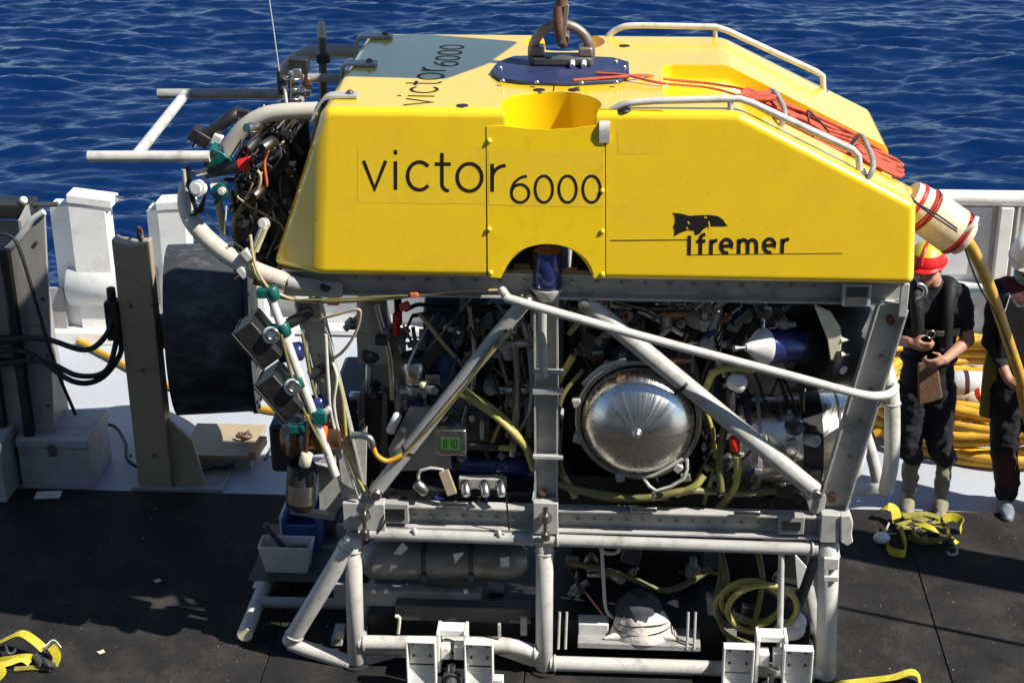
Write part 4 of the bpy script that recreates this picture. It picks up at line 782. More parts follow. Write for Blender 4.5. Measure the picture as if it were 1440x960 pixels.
bx('motor_body', 630, 578, 690, 622, .2, .2, 'gunmetal', .02); cy('motor_face', (676, 603), (680, 603), .065, 'plastic_white', .2); cy('plug', (660, 588), (668, 588), .02, 'plastic_white', .17)
cy('probe', (655, 625), (700, 629), .022, 'black', .1); cy('probe_tip', (700, 629), (726, 630), .016, 'hose_yellow', .1)
cy('pressure_bottle', (628, 652), (752, 655), .062, 'navy', .25); cy('pressure_bottle', (640, 580), (748, 585), .06, 'navy', .42); cy('bottle_band', (696, 653.6), (702, 653.8), .066, 'black', .25); cy('bottle_band', (640, 652), (648, 652), .066, 'black', .25)
for P in ([(640, 548, .1), (690, 580, .05), (725, 612, .0), (748, 640, .05)], [(648, 545, .12), (700, 580, .08), (735, 620, .02), (750, 660, .08)]): tb('hose', P, .019, 'hose_yellow', 6, 8)
cy('connector', (584, 678), (600, 692), .032, 'titanium', .0); bx('connector_plate', 645, 674, 712, 688, .05, .05, 'frame_dull')
for u in (654, 681, 704): cy('connector', (u, 676), (u+2, 697), .025, 'steel', .02, -.05); cy('connector_collar', (u, 680), (u, 683), .030, 'titanium', .03, -.0)
tb('bent_bracket', [(588, 672, .02), (592, 661, .02), (622, 660, .02), (636, 694, -.02)], .010, 'frame', 2, 6); obj('olive_arm', MB().beam(at(624, 662, .0), at(636, 694, -.02), .05, .03), 'tan_steel', rov)
bx('black_panel', 520, 692, 748, 703, .1, .4, 'black', .004); bx('black_panel', 785, 676, 1140, 722, .62, .8, 'black', .004)  # right panel added to black out sunlit deck showing through the gap
# ---- inside the upper frame, right bay
cy('vertical_thruster', (770, 352), (770, 402), .075, 'navy', .02); obj('thruster_cone', MB().lathe(at(770, 402.5, .02), at(770, 420, .02), [(0, .082), (.1, .084), (1, .05)], 24), 'frame', rov); bx('thruster_bracket', 722, 375, 745, 400, .18, .05, 'frame_dull'); bx('thruster_bracket', 795, 380, 812, 400, .18, .05, 'frame_dull')
dcn = at(897, 593, .02); ddir = Vector((-.04, -1, .1)).normalized()
prof = [(0, .31)]+[(math.sin(rd(a))*.9+.0, .297*math.cos(rd(a))) for a in range(4, 86, 6)]+[(.9, .012)]
dm_ = obj('pressure_dome', MB().lathe(dcn+ddir*-.04, dcn+ddir*.17, [(0, .297)]+[(.05+.95*math.sin(rd(a)), .297*math.cos(rd(a))) for a in range(0, 90, 5)]+[(1.0, .006)], 64), 'dome', rov)
obj('dome_boss', MB().lathe(dcn+ddir*.165, dcn+ddir*.20, [(0, .03), (.5, .026), (1, .01)], 16), 'steel', dm_)
obj('dome_rim', MB().ring(dcn+ddir*-.03, ddir, .318, .018, 64, 10), 'titanium', rov); obj('dome_barrel', MB().lathe(dcn+ddir*-.05, dcn+ddir*-.7, [(0, .315), (.05, .32), (1, .32)], 48), 'gunmetal', rov)
for a in (20, 75, 130, 200, 250, 300, 345):
    x, y = frame_of(ddir); p = dcn+(x*math.cos(rd(a))+y*math.sin(rd(a)))*.335; obj('rim_lug', MB().box(p+ddir*-.03, (.045, .05, .045), Matrix.Rotation(rd(a), 3, 'Y')), 'frame', rov, bev=.005)
for P in ([(820, 540, -.02), (846, 516, -.06), (880, 506, -.06)], [(905, 672, -.06), (923, 690, -.08), (962, 672, -.08), (966, 645, -.06)], [(920, 690, -.08), (918, 702, -.05)], [(900, 670, -.05), (920, 668, -.07), (960, 645, -.06)]): tb('dome_guard', P, .010, 'frame', 2, 8)
tk = cy('main_housing', (1036, 618), (1196, 616), .25, 'dome', .36, n=48, ch=.02)
for t0, t1, m_, r_ in [(0.02, .1, 'gunmetal', .254), (.16, .19, 'frame', .256), (.4, .42, 'steel', .255), (.55, .72, 'black', .259), (.86, .88, 'steel', .255)]:
    A, B = at(1036, 618, .36), at(1196, 616, .36); obj('housing_band', MB().lathe(A.lerp(B, t0), A.lerp(B, t1), [(0, r_), (1, r_)], 48), m_, tk)
obj('housing_end', MB().lathe(at(1196.5, 616, .36), at(1218, 616, .36), [(0, .24), (.6, .2), (1, .08)], 40), 'white_dull', rov)
cy('end_disc', (983, 442), (983, 442.01), .082, 'frame', .3, .33, n=28); cy('end_disc_hub', (983, 440), (983, 440.01), .02, 'black', .29, .30)
for a in range(6): q = at(983, 442, .298)+Vector((math.cos(a*1.047)*.06, 0, math.sin(a*1.047)*.06)); obj('bolt', MB().cyl(q, q+Vector((0, -.008, 0)), .008, 8), 'gunmetal', rov)
cy('valve', (938, 438), (955, 440), .045, 'frame_dull', .3)
TA, TB = at(1040, 489, .0), at(1172, 480, .3); td = (TB-TA); Lt = td.length
th = obj('side_thruster', MB().lathe(TA+td*.26, TB, [(0, .088), (.02, .092), (.55, .092), (.55, .1), (1, .1)], 32), 'navy', rov)
obj('thruster_cone', MB().lathe(TA+td*.06, TA+td*.258, [(0, .018), (.1, .022), (.85, .092), (1, .096)], 28), 'plastic_white', th); obj('thruster_shaft', MB().lathe(TA-td*.06, TA+td*.06, [(0, .016), (.3, .016), (.3, .01), (1, .01)], 12), 'steel', th); obj('thruster_sleeve', MB().lathe(TA+td*.62, TB+td*.02, [(0, .104), (1, .112)], 28), 'black', th)
obj('thruster_nozzle', MB().lathe(TA+td*.72, TA+td*1.2, [(0, .235), (.05, .245), (.9, .25), (1, .24), (1, .215), (0, .2)], 40), 'black', th)
obj('nozzle_shield', MB().prism([at(u, v, .02) for u, v in [(1145, 430), (1168, 440), (1182, 462), (1184, 478), (1180, 508), (1168, 506), (1164, 478)]], (0, .03, 0)), 'cream', rov, bev=.003)
for v in (478, 498): obj('shield_spike', MB().lathe(at(1183, v, .03), at(1195, v, .03), [(0, .016), (1, .002)], 10), 'cream', rov)
obj('white_knob', MB().ball(at(1184, 518, .05), .028), 'plastic_white', rov); obj('white_fitting', MB().lathe(at(1022, 536, .12), at(1050, 540, .12), [(0, .02), (.2, .05), (.8, .05), (1, .02)], 18), 'plastic_white', rov)
cy('valve_stem', (1027, 545), (1026, 585), .028, 'black', .1); cy('red_plug', (1031, 614), (1034, 634), .026, 'red', -.02); bx('red_box', 880, 452, 945, 478, .5, .1, 'maroon', .01)
for u, v in [(998, 655), (1016, 650), (1008, 668)]: cy('connector', (u, v), (u+12, v-10), .025, rr.choice(['black', 'gunmetal']), .1); cy('connector_tip', (u-6, v+6), (u, v), .02, 'frame', .1)
HO = [[(800, 470, .2), (836, 430, .2), (880, 415, .2), (930, 424, .3)], [(820, 520, .1), (790, 560, .05), (785, 620, .05), (800, 680, .05), (860, 702, .02), (940, 700, .02)], [(806, 500, .1), (776, 560, .1), (780, 640, .1), (810, 700, .0)], [(985, 560, .1), (1000, 600, .08), (1005, 650, .1), (990, 708, .14)], [(1036, 640, -.02), (1036, 676, .02), (1024, 700, .12), (1010, 712, .2)], [(1022, 590, .05), (1012, 640, .02), (1014, 690, .0)], [(786, 680, .02), (820, 690, -.01), (900, 700, -.02), (960, 690, -.01), (1000, 690, .05), (1040, 694, .1), (1090, 690, .2)], [(1000, 520, .1), (988, 560, .1), (996, 610, .1)], [(1060, 520, .2), (1010, 520, .1), (990, 550, .1)], [(950, 695, .0), (976, 684, -.02), (990, 668, .0)]]
for P in HO: tb('hose', P, rr.choice([.012, .015, .02]), rr.choice(['hose_olive', 'hose_yellow', 'hose_olive', 'hose_tan']), 6, 8)
# ---- black filler boxes added so the bays look dark inside
bx('dark_core', 660, 432, 745, 560, .7, .6, 'black', .03); bx('dark_core', 792, 430, 1010, 560, .75, .6, 'black', .03); bx('dark_core', 560, 560, 750, 690, .7, .6, 'black', .03); bx('dark_core', 792, 560, 1030, 695, .8, .6, 'black', .03); bx('dark_core', 1010, 425, 1160, 600, 1.0, .4, 'black', .03); bx('dark_core', 1000, 640, 1160, 700, .5, .7, 'gunmetal', .03)
bx('dark_slab', 520, 400, 760, 418, .2, 1.2, 'black', .02); bx('dark_slab', 800, 404, 1200, 420, .2, 1.2, 'black', .02); bx('dark_core', 470, 560, 560, 700, .8, .6, 'black', .03)
def clutter(n, u0, u1, v0, v1, y0, y1, smin=.02, smax=.06):
    for i in range(n):
        u, v, Y = rr.uniform(u0, u1), rr.uniform(v0, v1), rr.uniform(y0, y1); p = at(u, v, Y); s = rr.uniform(smin, smax); m_ = rr.choice(['black', 'gunmetal', 'gunmetal', 'frame_dull', 'frame_dull', 'titanium', 'steel', 'black', 'navy', 'frame', 'cylinder', 'cylinder', 'bronze'])
        d = Vector(rr.choice([(1, 0, 0), (0, 1, 0), (0, 0, 1), (.7, 0, .7), (.3, -.8, .3)])).normalized(); k = rr.random()
        if k < .45: obj('fitting', MB().lathe(p-d*s*1.4, p+d*s*1.4, [(0, s*.5), (.25, s*.5), (.25, s*.8), (.6, s*.8), (.6, s*.4), (1, s*.4)], 12), m_, rov)
        elif k < .7: obj('valve_block', MB().box(p, (s*2, s*1.4, s*1.5), Matrix.Rotation(rr.uniform(-.3, .3), 3, 'Y')), m_, rov, bev=.004)
        else: obj('coupling', MB().cyl(p-d*s*2.2, p+d*s*2.2, s*.55, 14, .004), m_, rov)
clutter(40, 660, 745, 440, 690, .2, .62); clutter(50, 800, 1010, 425, 520, .2, .6); clutter(16, 990, 1150, 560, 700, .15, .35); clutter(40, 520, 740, 540, 690, .2, .6); clutter(24, 480, 680, 430, 600, .3, .7); clutter(14, 1010, 1150, 430, 470, .4, .9)
for i in range(46):
    left = rr.random() < .45; u0, u1 = (560, 745) if left else (795, 1130); P = [(rr.uniform(u0, u1), rr.uniform(425, 470), rr.uniform(.15, .6))]; q = P[0]
    for s_ in range(3): q = (min(max(q[0]+rr.uniform(-45, 45), u0), u1), q[1]+rr.uniform(40, 85), rr.uniform(.15, .6)); P.append(q)
    P[-1] = (P[-1][0], min(P[-1][1], 700), P[-1][2]); tb('wire', P, rr.choice([.006, .008, .011]), rr.choice(['rubber', 'hose_olive', 'hose_tan', 'rubber', 'wire_white', 'gunmetal']), 5, 6)
# ---- inside the sled
gc = obj('gas_cylinder', MB().lathe(at(506, 787, .34), at(742, 787, .34), [(0, .03), (.02, .075), (.06, .105), (.1, .113), (.9, .113), (.95, .1), (1, .06)], 36), 'cylinder', rov)
for t in (.38, .66): A, B = at(506, 787, .34), at(742, 787, .34); obj('cylinder_band', MB().cyl(A.lerp(B, t), A.lerp(B, t+.03), .117, 32), 'gunmetal', gc); q = A.lerp(B, t+.015)+Vector((0, -.117, -.04)); obj('band_bolt', MB().box(q, (.03, .03, .04)), 'gunmetal', gc)
for q_ in ([(553, 778), (566, 762), (574, 770), (564, 780)], [(637, 778), (653, 776), (640, 792)], [(703, 784), (716, 782), (716, 796), (704, 797)]): obj('label', MB().prism([at(u, v, .222) for u, v in q_], (0, -.002, 0)), 'plastic_white', gc)
bx('cylinder_saddle', 598, 816, 666, 838, .25, .2, 'gunmetal'); bx('slide_rail', 470, 834, 676, 850, .2, .08, 'frame_dull'); bx('slide_rail', 556, 856, 746, 872, .12, .08, 'gunmetal'); bx('sled_tray', 520, 880, 1140, 905, .2, 1.2, 'black', .004)
for u, v in [(583, 742), (702, 745)]: cy('peg', (u, v), (u, v+11), .012, 'wire_white', -.05)
for u, v in [(525, 832), (543, 832), (655, 832)]: bx('white_bolt', u-3, v-2, u+3, v+2, .16, .02, 'plastic_white', .002)
bx('angle_bracket', 732, 868, 741, 893, .02, .02, 'frame', .002); bx('angle_bracket', 700, 878, 704, 897, -.03, .02, 'frame', .002); tb('hook_rod', [(556, 866, .0), (562, 868, .0), (560, 890, .0)], .010, 'cream', 2, 6)
bx('sled_dark_core', 1010, 775, 1140, 900, .7, .5, 'black', .02); bx('sled_dark_core', 800, 775, 990, 900, .75, .5, 'black', .02); bx('sled_dark_core', 520, 820, 745, 900, .7, .5, 'black', .02)  # black boxes added to keep the inside of the sled dark
PZ = at(900, 906, .02).z; obj('base_plate', MB().span((at(812, 910, .02).x, .02, PZ-.035), (at(985, 910, .02).x, .22, PZ)), 'frame_dull', rov, bev=.004); bx('end_block', 813, 878, 856, 903, .1, .1, 'white_dull', .006)
for u in (787, 797, 968, 978): tb('thin_rod', [(u, 860, .08), (u-2, 912, .02)], .008, 'frame', 1, 6)
tb('wire', [(846, 770, .05), (849, 820, .05), (852, 855, .1), (862, 868, .15)], .010, 'wire_white', 5, 8); obj('wire', MB().ring(at(858, 772, .1), (0, 1, .6), .05, .010, 24, 8), 'wire_white', rov); tb('wire', [(796, 797, .05), (825, 835, .05), (850, 868, .1)], .005, 'maroon', 4, 6)
for (u, v, R_, r_, Y) in [(1056, 846, .165, .016, .10), (1052, 852, .185, .016, .14), (1072, 856, .19, .018, .07), (1060, 850, .15, .012, .17)]: obj('hose_coil', MB().ring(at(u, v, Y), (.12*rr.uniform(-1, 1), 1, .25), R_, r_, 40, 8), 'hose_yellow' if Y < .15 else 'hose_olive', rov)
for P in ([(1010, 770, .3), (1020, 800, .2), (1024, 840, .15)], [(1066, 775, .2), (1072, 820, .12), (1060, 880, .1)], [(1014, 775, .3), (1014, 810, .25), (1008, 850, .15), (1022, 890, .08), (1060, 908, .04)], [(1000, 800, .4), (940, 830, .3), (880, 810, .3), (800, 790, .35)]): tb('hose', P, .018, 'hose_olive', 6, 8)
bx('small_box', 1022, 884, 1036, 902, .08, .05, 'frame', .003)
clutter(16, 800, 985, 780, 870, .4, .72); clutter(10, 1000, 1130, 780, 890, .3, .68); clutter(12, 520, 740, 825, 895, .35, .68)
for P in ([(1118, 780), (1136, 800), (1122, 830)], [(1126, 870), (1150, 850), (1148, 872)]): obj('side_plate', MB().prism([at(u, v, .6) for u, v in P], (0, .02, 0)), 'plastic_white', rov)  # white slivers standing in for light through the rear gap
tb('strut', [(1150, 775, .3), (1120, 860, .3), (1150, 900, .3)], .03, 'gunmetal', 1); tb('thin_line', [(712, 700, -.055), (716, 745, -.055)], .005, 'black', 2, 6); tb('thin_line', [(545, 720, -.06), (538, 740, -.06), (516, 765, -.05)], .005, 'black', 3, 6)
obj('white_rag', MB().ball(at(1110, 885, .12), (.09, .08, .05), 12, 7).ball(at(1122, 875, .14), (.05, .06, .06), 10, 6), 'plastic_white', rov)

# denser fittings in the front of both bays and on the bumper mast
clutter(34, 530, 745, 430, 690, .08, .3, .015, .04); clutter(40, 795, 1130, 425, 520, .1, .3, .015, .04); clutter(24, 960, 1150, 560, 700, .02, .15, .012, .032)
clutter(44, 335, 412, 150, 390, .1, .5, .014, .034); clutter(14, 396, 440, 90, 160, .45, .8, .012, .026); clutter(20, 480, 740, 700, 705, .05, .4, .015, .03); clutter(10, 262, 330, 200, 300, .1, .3, .012, .026)
for i in range(10):
    u, v, Y = rr.uniform(340, 405), rr.uniform(170, 370), rr.uniform(.05, .3); p = at(u, v, Y); d = Vector((rr.uniform(-1, -.2), -.8, rr.uniform(-.4, .4))).normalized()
    c_ = obj('camera', MB().lathe(p, p+d*.10, [(0, .02), (.1, .028), (.8, .028), (1, .024)], 16), 'black' if i % 3 else 'titanium', rov); obj('camera_glass', MB().cyl(p+d*.1, p+d*.104, .021, 16), 'lens', c_)
for P in ([(530, 430, .2), (548, 500, .2), (552, 560, .22)], [(660, 430, .2), (668, 520, .2), (650, 600, .2)], [(840, 425, .2), (905, 440, .22), (960, 470, .22)], [(1010, 440, .2), (1000, 480, .2), (1020, 530, .15)], [(720, 440, .15), (728, 540, .15), (720, 640, .15)]): tb('pipe', P, rr.choice([.014, .02]), rr.choice(['titanium', 'frame', 'steel']), 5, 10)
# ================================================================== LOOSE GEAR
# ---- red rope coil lying in the channel of the float's nose
sx = (ZE-ZT)/(XE-XS); SD = Vector((1, 0, sx)).normalized(); SN = Vector((-sx, 0, 1)).normalized()
def slope(u, v, h): p0 = Vector((XS, 0, ZT))+SN*h; return onp(u, v, p0, SN)
rc_ = thing('rope_coil', 'red rope gathered in long loops on the sloped yellow nose', 'rope', Vector((2.5, .45, 3.0)))
r5 = random.Random(7)
ends = [((1048, 133), (1212, 196)), ((1050, 150), (1240, 243))]
for i in range(40):
    t = r5.random(); h = -.09+r5.uniform(0, .09); a = slope(1046+r5.uniform(0, 26), 130+t*24+r5.uniform(-2, 2), h); b = slope(1222+t*34+r5.uniform(-22, 12), 200+t*44+r5.uniform(-4, 4), h-.01)
    P = [a]+[a.lerp(b, q)+Vector((0, r5.uniform(-.03, .03), 0))+SN*r5.uniform(-.008, .016) for q in (.2, .4, .6, .8)]+[b]
    obj('strand', MB().tube(P, .0095, 6, 4), 'rope', rc_)
for i in range(7):
    a = slope(1052+r5.uniform(0, 14), 138+r5.uniform(-6, 12), .02); b = a+Vector((.10, r5.uniform(-.08, .08), .01)); obj('strand', MB().tube([a+Vector((.15, .02, -.06)), a+Vector((-.03, .06, .01)), a+Vector((-.04, -.03, .01)), b], .0095, 6, 5), 'rope', rc_)
    a = slope(1244+r5.uniform(-4, 12), 232+r5.uniform(-8, 10), .01); obj('strand', MB().tube([a-SD*.16, a+Vector((0, .05, .005)), a+SD*.06+Vector((0, 0, .005)), a+Vector((0, -.05, .005)), a-SD*.15+Vector((0, -.03, 0))], .0095, 6, 5), 'rope', rc_)
tag(obj('rope_tail', MB().tube([gz(806, 113, ZT+.03), gz(862, 109, ZT+.03), gz(905, 106, ZT+.02), gz(940, 112, ZT-.04), gz(1000, 118, ZT-.06), gz(1046, 126, ZT-.05), slope(1062, 134, .0)], .008, 6, 6), 'rope'), 'thin red rope running from the lifting ring to the rope coil', 'rope')
tag(obj('rope_tail', MB().tube([gz(838, 103, ZT+.03), gz(880, 106, ZT+.03), gz(930, 117, ZT+.015), gz(1000, 124, ZT-.02), slope(1056, 140, .0)], .007, 6, 6), 'rope'), 'second red line trailing across the navy plate edge to the coil', 'rope')
for (a, b) in [((1084, 128), (1104, 164)), ((1208, 190), (1228, 236))]:
    p, q = slope(*a, .06), slope(*b, .05); c = obj('rope_cleat', MB().tube([p-SN*.12, p, p.lerp(q, .5)+SN*.02, q, q-SN*.12], .014, 8, 3), 'frame_dull', rov)
tb('rope_tie', [(1138, 172, .3), (1136, 156, .35), (1150, 168, .35), (1166, 186, .3)], .006, 'black', 5, 6)
# ---- umbilical with float collars
um = thing('umbilical_cable', 'thick yellow umbilical with beige and red float collars leaving the vehicle nose', 'cable', at(1320, 310, .6))
UY = .45
U0, U1 = at(1284, 284, UY), at(1352, 332, UY); ud = (U1-U0)
obj('collar', MB().lathe(U0+ud*.28, U0+ud*.86, [(0, .10), (.03, .122), (.97, .125), (1, .10)], 26), 'beige', um)
obj('collar', MB().lathe(U0-ud*.15, U0+ud*.2, [(0, .06), (.1, .10), (.9, .115), (1, .10)], 26), 'beige', um)
for t0, t1, r_, m_ in [(.2, .28, .12, 'red'), (-.02, .06, .112, 'red'), (.86, .96, .122, 'red'), (.96, 1.08, .1, 'beige'), (.225, .25, .126, 'black'), (.9, .92, .128, 'black')]: obj('collar_band', MB().cyl(U0+ud*t0, U0+ud*t1, r_, 26, .006), m_, um)
obj('clip', MB().tube([U1+Vector((-.02, -.1, .05)), U1+Vector((.03, -.11, .1)), U1+Vector((.05, -.08, .13))], .014, 8, 3), 'white', um)
obj('cord', MB().tube([at(1268, 266, .15), at(1290, 286, .25), at(1318, 302, .29), at(1346, 322, .3)], .005, 6, 3), 'black', um); obj('cord', MB().tube([at(1272, 268, .15), at(1296, 292, .25), at(1346, 326, .3)], .005, 6, 3), 'black', um)
HX = at(1437, 552, 1.75)
obj('umbilical', MB().tube([U1, at(1364, 345, .6), at(1384, 385, .9), at(1402, 432, 1.2), at(1420, 486, 1.5), at(1436, 535, 1.68), HX, at(1446, 590, 1.8), at(1462, 660, 1.9), gz(1480, 716, .02), gz(1530, 705, .02)], .033, 12, 6), 'cable_yellow', um)
obj('pilot_line', MB().tube([at(1350, 330, .4), at(1376, 400, .85), at(1400, 440, 1.15), at(1424, 500, 1.5)], .006, 6, 5), 'rubber', um)
obj('umbilical_root', MB().tube([(2.9, UY, 2.72), U0, U0+ud*.1], .06, 12, 3), 'cable_yellow', um)
# ---- coiled umbilical on deck behind the crew
co = thing('cable_pile', 'large flaked coil of yellow cable on deck behind the two crew', 'cable coil', (4.25, 3.35, DZ))
r6 = random.Random(3)
for k in range(7):
    for j in range(2):
        P = []; R1, R2 = 1.02-.10*j-.012*k+r6.uniform(-.07, .05), .72-.1*j+r6.uniform(-.06, .05); ph = r6.random()*6
        for a in range(33): t = 2*math.pi*a/32; P.append((4.3+R1*math.cos(t)+.05*math.sin(3*t+ph), 3.36+R2*math.sin(t)+.06*math.sin(2*t+ph), DZ+.05+k*.056+.022*math.sin(2*t+ph)+.012*math.sin(5*t+2*ph)))
        obj('loop', MB().tube(P, .031, 8, 2), 'cable_yellow', co)
for k, (u, v, w_) in enumerate([(1352, 552, .2), (1376, 541, .2), (1392, 560, .22), (1340, 576, .2)]):
    p = at(u, v, 3.05); fl_ = thing('cable_float', ['beige cable float with red bands beside the person in the red helmet', 'white and beige cable float on top of the yellow coil pile', 'short beige float behind the person in the white helmet', 'beige float low on the yellow coil pile'][k], 'float', p, 'floats lying on the cable coil')
    d = Vector((.6, .1*k-.1, .12*(1-k))).normalized(); obj('body', MB().lathe(p-d*w_, p+d*w_, [(0, .06), (.08, .1), (.92, .1), (1, .06)], 20), 'beige' if k != 1 else 'plastic_white', fl_)
    for t in (-.55, .5): obj('band', MB().cyl(p+d*w_*t, p+d*w_*(t+.14), .104, 20), 'red' if k != 1 else 'maroon', fl_)
for P in ([(1330, 600, 3.0), (1370, 590, 2.95), (1400, 596, 2.9), (1450, 575, 3.0)], [(1230, 610, 2.9), (1290, 585, 2.9), (1345, 560, 3.0), (1420, 520, 3.1)], [(1340, 525, 3.1), (1390, 520, 3.1), (1440, 528, 3.1)]): obj('loop', MB().tube(pp(P), .031, 8, 6), 'cable_yellow', co)
obj('rag', MB().prism(pp([(1332, 608, 2.75), (1360, 592, 2.75), (1385, 612, 2.75), (1340, 622, 2.75)]), (0, .03, .01)), 'white_dull', co)
# ---- deck clamps in front of the sled
def clampset(us, v0, label):
    p = gz((us[0]+us[-1])/2, 985); t = thing('deck_clamp', label, 'clamp', (p.x, -.25, 0), 'deck clamps holding the sled'); YF = -.26; YK = -.20; th = .010
    for (u0, u1, w0) in ((us[0], us[1], v0), (us[2], us[3], v0+3)):
        a, b = at(u0, w0, YF), at(u1, w0, YF); z = a.z
        obj('housing', MB().span((a.x, YF, 0.012), (a.x+th, YK, z)).span((b.x-th, YF, .012), (b.x, YK, z)).span((a.x+th, YF, z-th), (b.x-th, YK, z)), 'white', t, bev=.003)
        obj('back_plate', MB().span((a.x+th+.001, YK-.012, z*.5), (b.x-th-.001, YK-.001, z-th-.001)), 'white_dull', t, bev=.002)
        obj('liner', MB().prism([(a.x+th+.001, YK-.005, z*.46), (a.x+th+.001, YF+.012, .04), (a.x+th+.001, YK-.005, .04)], (b.x-a.x-2*th-.002, 0, 0)), 'white_dull', t)
        obj('foot', MB().span((a.x-.012, YF-.03, 0), (b.x+.012, -.1, .0118)), 'white', t)
        for fx in (.22, .78):
            for fz in (.66, .88): q = Vector((a.x+(b.x-a.x)*fx, YK-.012, z*fz)); obj('rivet', MB().cyl(q, q+Vector((0, -.007, 0)), .008, 8), 'gunmetal', t)
    a, b = at(us[1]+2, v0-16, -.16), at(us[2]+5, v0-16, -.16)
    obj('latch_arm', MB().span((a.x, -.19, .1), (a.x+.018, -.06, a.z)).span((b.x-.018, -.19, .1), (b.x, -.06, a.z)).span((a.x+.019, -.15, a.z-.04), (b.x-.019, -.065, a.z-.004)), 'white', t, bev=.003)
    obj('latch_pad', MB().span((a.x+.02, -.19, a.z-.17), ((a.x+b.x)/2-.01, -.11, a.z-.09)).span(((a.x+b.x)/2+.01, -.19, a.z-.17), (b.x-.02, -.11, a.z-.09)), 'white', t, bev=.008)
    c = Vector(((a.x+b.x)/2, -.2, .09)); obj('spindle', MB().lathe(c, c+Vector((0, -.12, -.03)), [(0, .05), (.3, .05), (.3, .03), (.6, .03), (.6, .018), (1, .018)], 16), 'gunmetal', t); obj('spindle_nut', MB().cyl(c+Vector((0, -.02, .045)), c+Vector((0, -.02, .08)), .022, 6), 'steel', t)
    obj('side_lug', MB().span((at(us[3], v0+40, -.26).x+.004, YF, 0), (at(us[3], v0+40, -.26).x+.055, YK, .11)), 'white', t, bev=.004)
clampset((570, 612, 652, 693), 902, 'white steel deck clamp beside the centre sled post'); clampset((1018, 1062, 1103, 1145), 911, 'white steel deck clamp at the corner post below the yellow hose coil')
# ---- sandbag
sb = thing('sandbag', 'pale cloth sandbag with a dark cover sitting on the sled plate', 'sandbag', (1.66, .12, .1))
def sack(c, R, top, seed, lo=-1):
    m = MB(); n, k = 40, 16; vs_ = []; fs_ = []; rs = random.Random(seed); ph = rs.random()*6
    for i in range(k+1):
        t = i/k; z = t; r = (1-.5*t**2.2)*(1+.03*math.sin(t*9+ph))
        for j in range(n):
            a = 2*math.pi*j/n; w_ = 1+.025*math.sin(5*a+ph+t*4)+.022*math.sin(13*a+t*5)*(.3+t)+.014*math.sin(23*a-t*3)*(.3+t)
            sq = 1+.12*abs(math.cos(2*a))*(1-t)
            vs_.append((c.x+math.cos(a)*R[0]*r*w_*sq, c.y+math.sin(a)*R[1]*r*w_*sq, c.z+R[2]*(z+.05*math.sin(3*a+ph)*t)))
    for i in range(k):
        for j in range(n): fs_.append((i*n+j, i*n+(j+1) % n, (i+1)*n+(j+1) % n, (i+1)*n+j))
    m.add(vs_, fs_, True); m.add(vs_[-n:], [tuple(range(n))], True); m.add(vs_[:n], [tuple(range(n-1, -1, -1))]); return m
c = Vector((at(902, 905, .1).x, .125, PZ+.002)); sk2 = sack(c, (.165, .10, .18), 0, 3); obj('bag', sk2, 'sandbag', sb); c2 = c+Vector((-.015, .02, .125)); obj('cover', sack(c2, (.125, .09, .13), 0, 9), 'cloth_dark', sb)
for tz in (.06, .10): obj('tie', MB().tube([c+Vector((math.cos(a)*.163*(1-.5*(tz/.22)**1.6)*1.08, math.sin(a)*.10*(1-.5*(tz/.22)**1.6)*1.08, tz+.012*math.sin(a*2+tz*40))) for a in [i*.2618 for i in range(25)]], .003, 5), 'black', sb)
for sx_, sy_ in ((-1, -.6), (1, -.5)): obj('bag_corner', MB().capsule(c+Vector((sx_*.12, sy_*.08, .02)), c+Vector((sx_*.205, sy_*.11, .008)), .03, .008), 'sandbag', sb)
# ---- tub of tools by the nose
ty = .74; a = at(368, 812, ty); b = at(438, 812, ty); tu = thing('tool_tub', 'white plastic tub with a hammer standing in it beside the sled nose', 'tub', ((a.x+b.x)/2, ty, .12))
zt2 = at(368, 768, ty).z; D = .14; zb2 = .122
o_ = [(a.x-.01, ty-.01, zt2), (b.x+.01, ty-.01, zt2), (b.x+.01, ty+D, zt2), (a.x-.01, ty+D, zt2)]; q_ = [(a.x+.025, ty+.015, zb2), (b.x-.025, ty+.015, zb2), (b.x-.025, ty+D-.02, zb2), (a.x+.025, ty+D-.02, zb2)]
i_ = [(x+s1*.009, y+s2*.009, z) for (x, y, z), (s1, s2) in zip(o_, ((1, 1), (-1, 1), (-1, -1), (1, -1)))]; j_ = [(x+s1*.009, y+s2*.009, z+.012) for (x, y, z), (s1, s2) in zip(q_, ((1, 1), (-1, 1), (-1, -1), (1, -1)))]
tm = MB(); tm.add(o_+q_+i_+j_, [(4, 5, 1, 0), (5, 6, 2, 1), (6, 7, 3, 2), (7, 4, 0, 3), (7, 6, 5, 4), (0, 1, 9, 8), (1, 2, 10, 9), (2, 3, 11, 10), (3, 0, 8, 11), (8, 9, 13, 12), (9, 10, 14, 13), (10, 11, 15, 14), (11, 8, 12, 15), (12, 13, 14, 15)]); obj('tub', tm, 'plastic_white', tu, bev=.004)
tag(obj('hammer', MB().tube([at(398, 768, ty+.1), at(376, 742, ty+.08)], .016, 10).ball(at(375, 740, ty+.08), .024, 10, 7).tube([at(396, 772, ty+.1), at(430, 770, ty+.1)], .02, 8), 'gunmetal'), 'dark hammer sticking out of the white plastic tub', 'hammer')
bc = thing('blue_crate', 'blue plastic crate with a pale end behind the white tub', 'crate', at(420, 770, 1.05)); a = at(396, 772, 1.0); b = at(446, 730, 1.0)
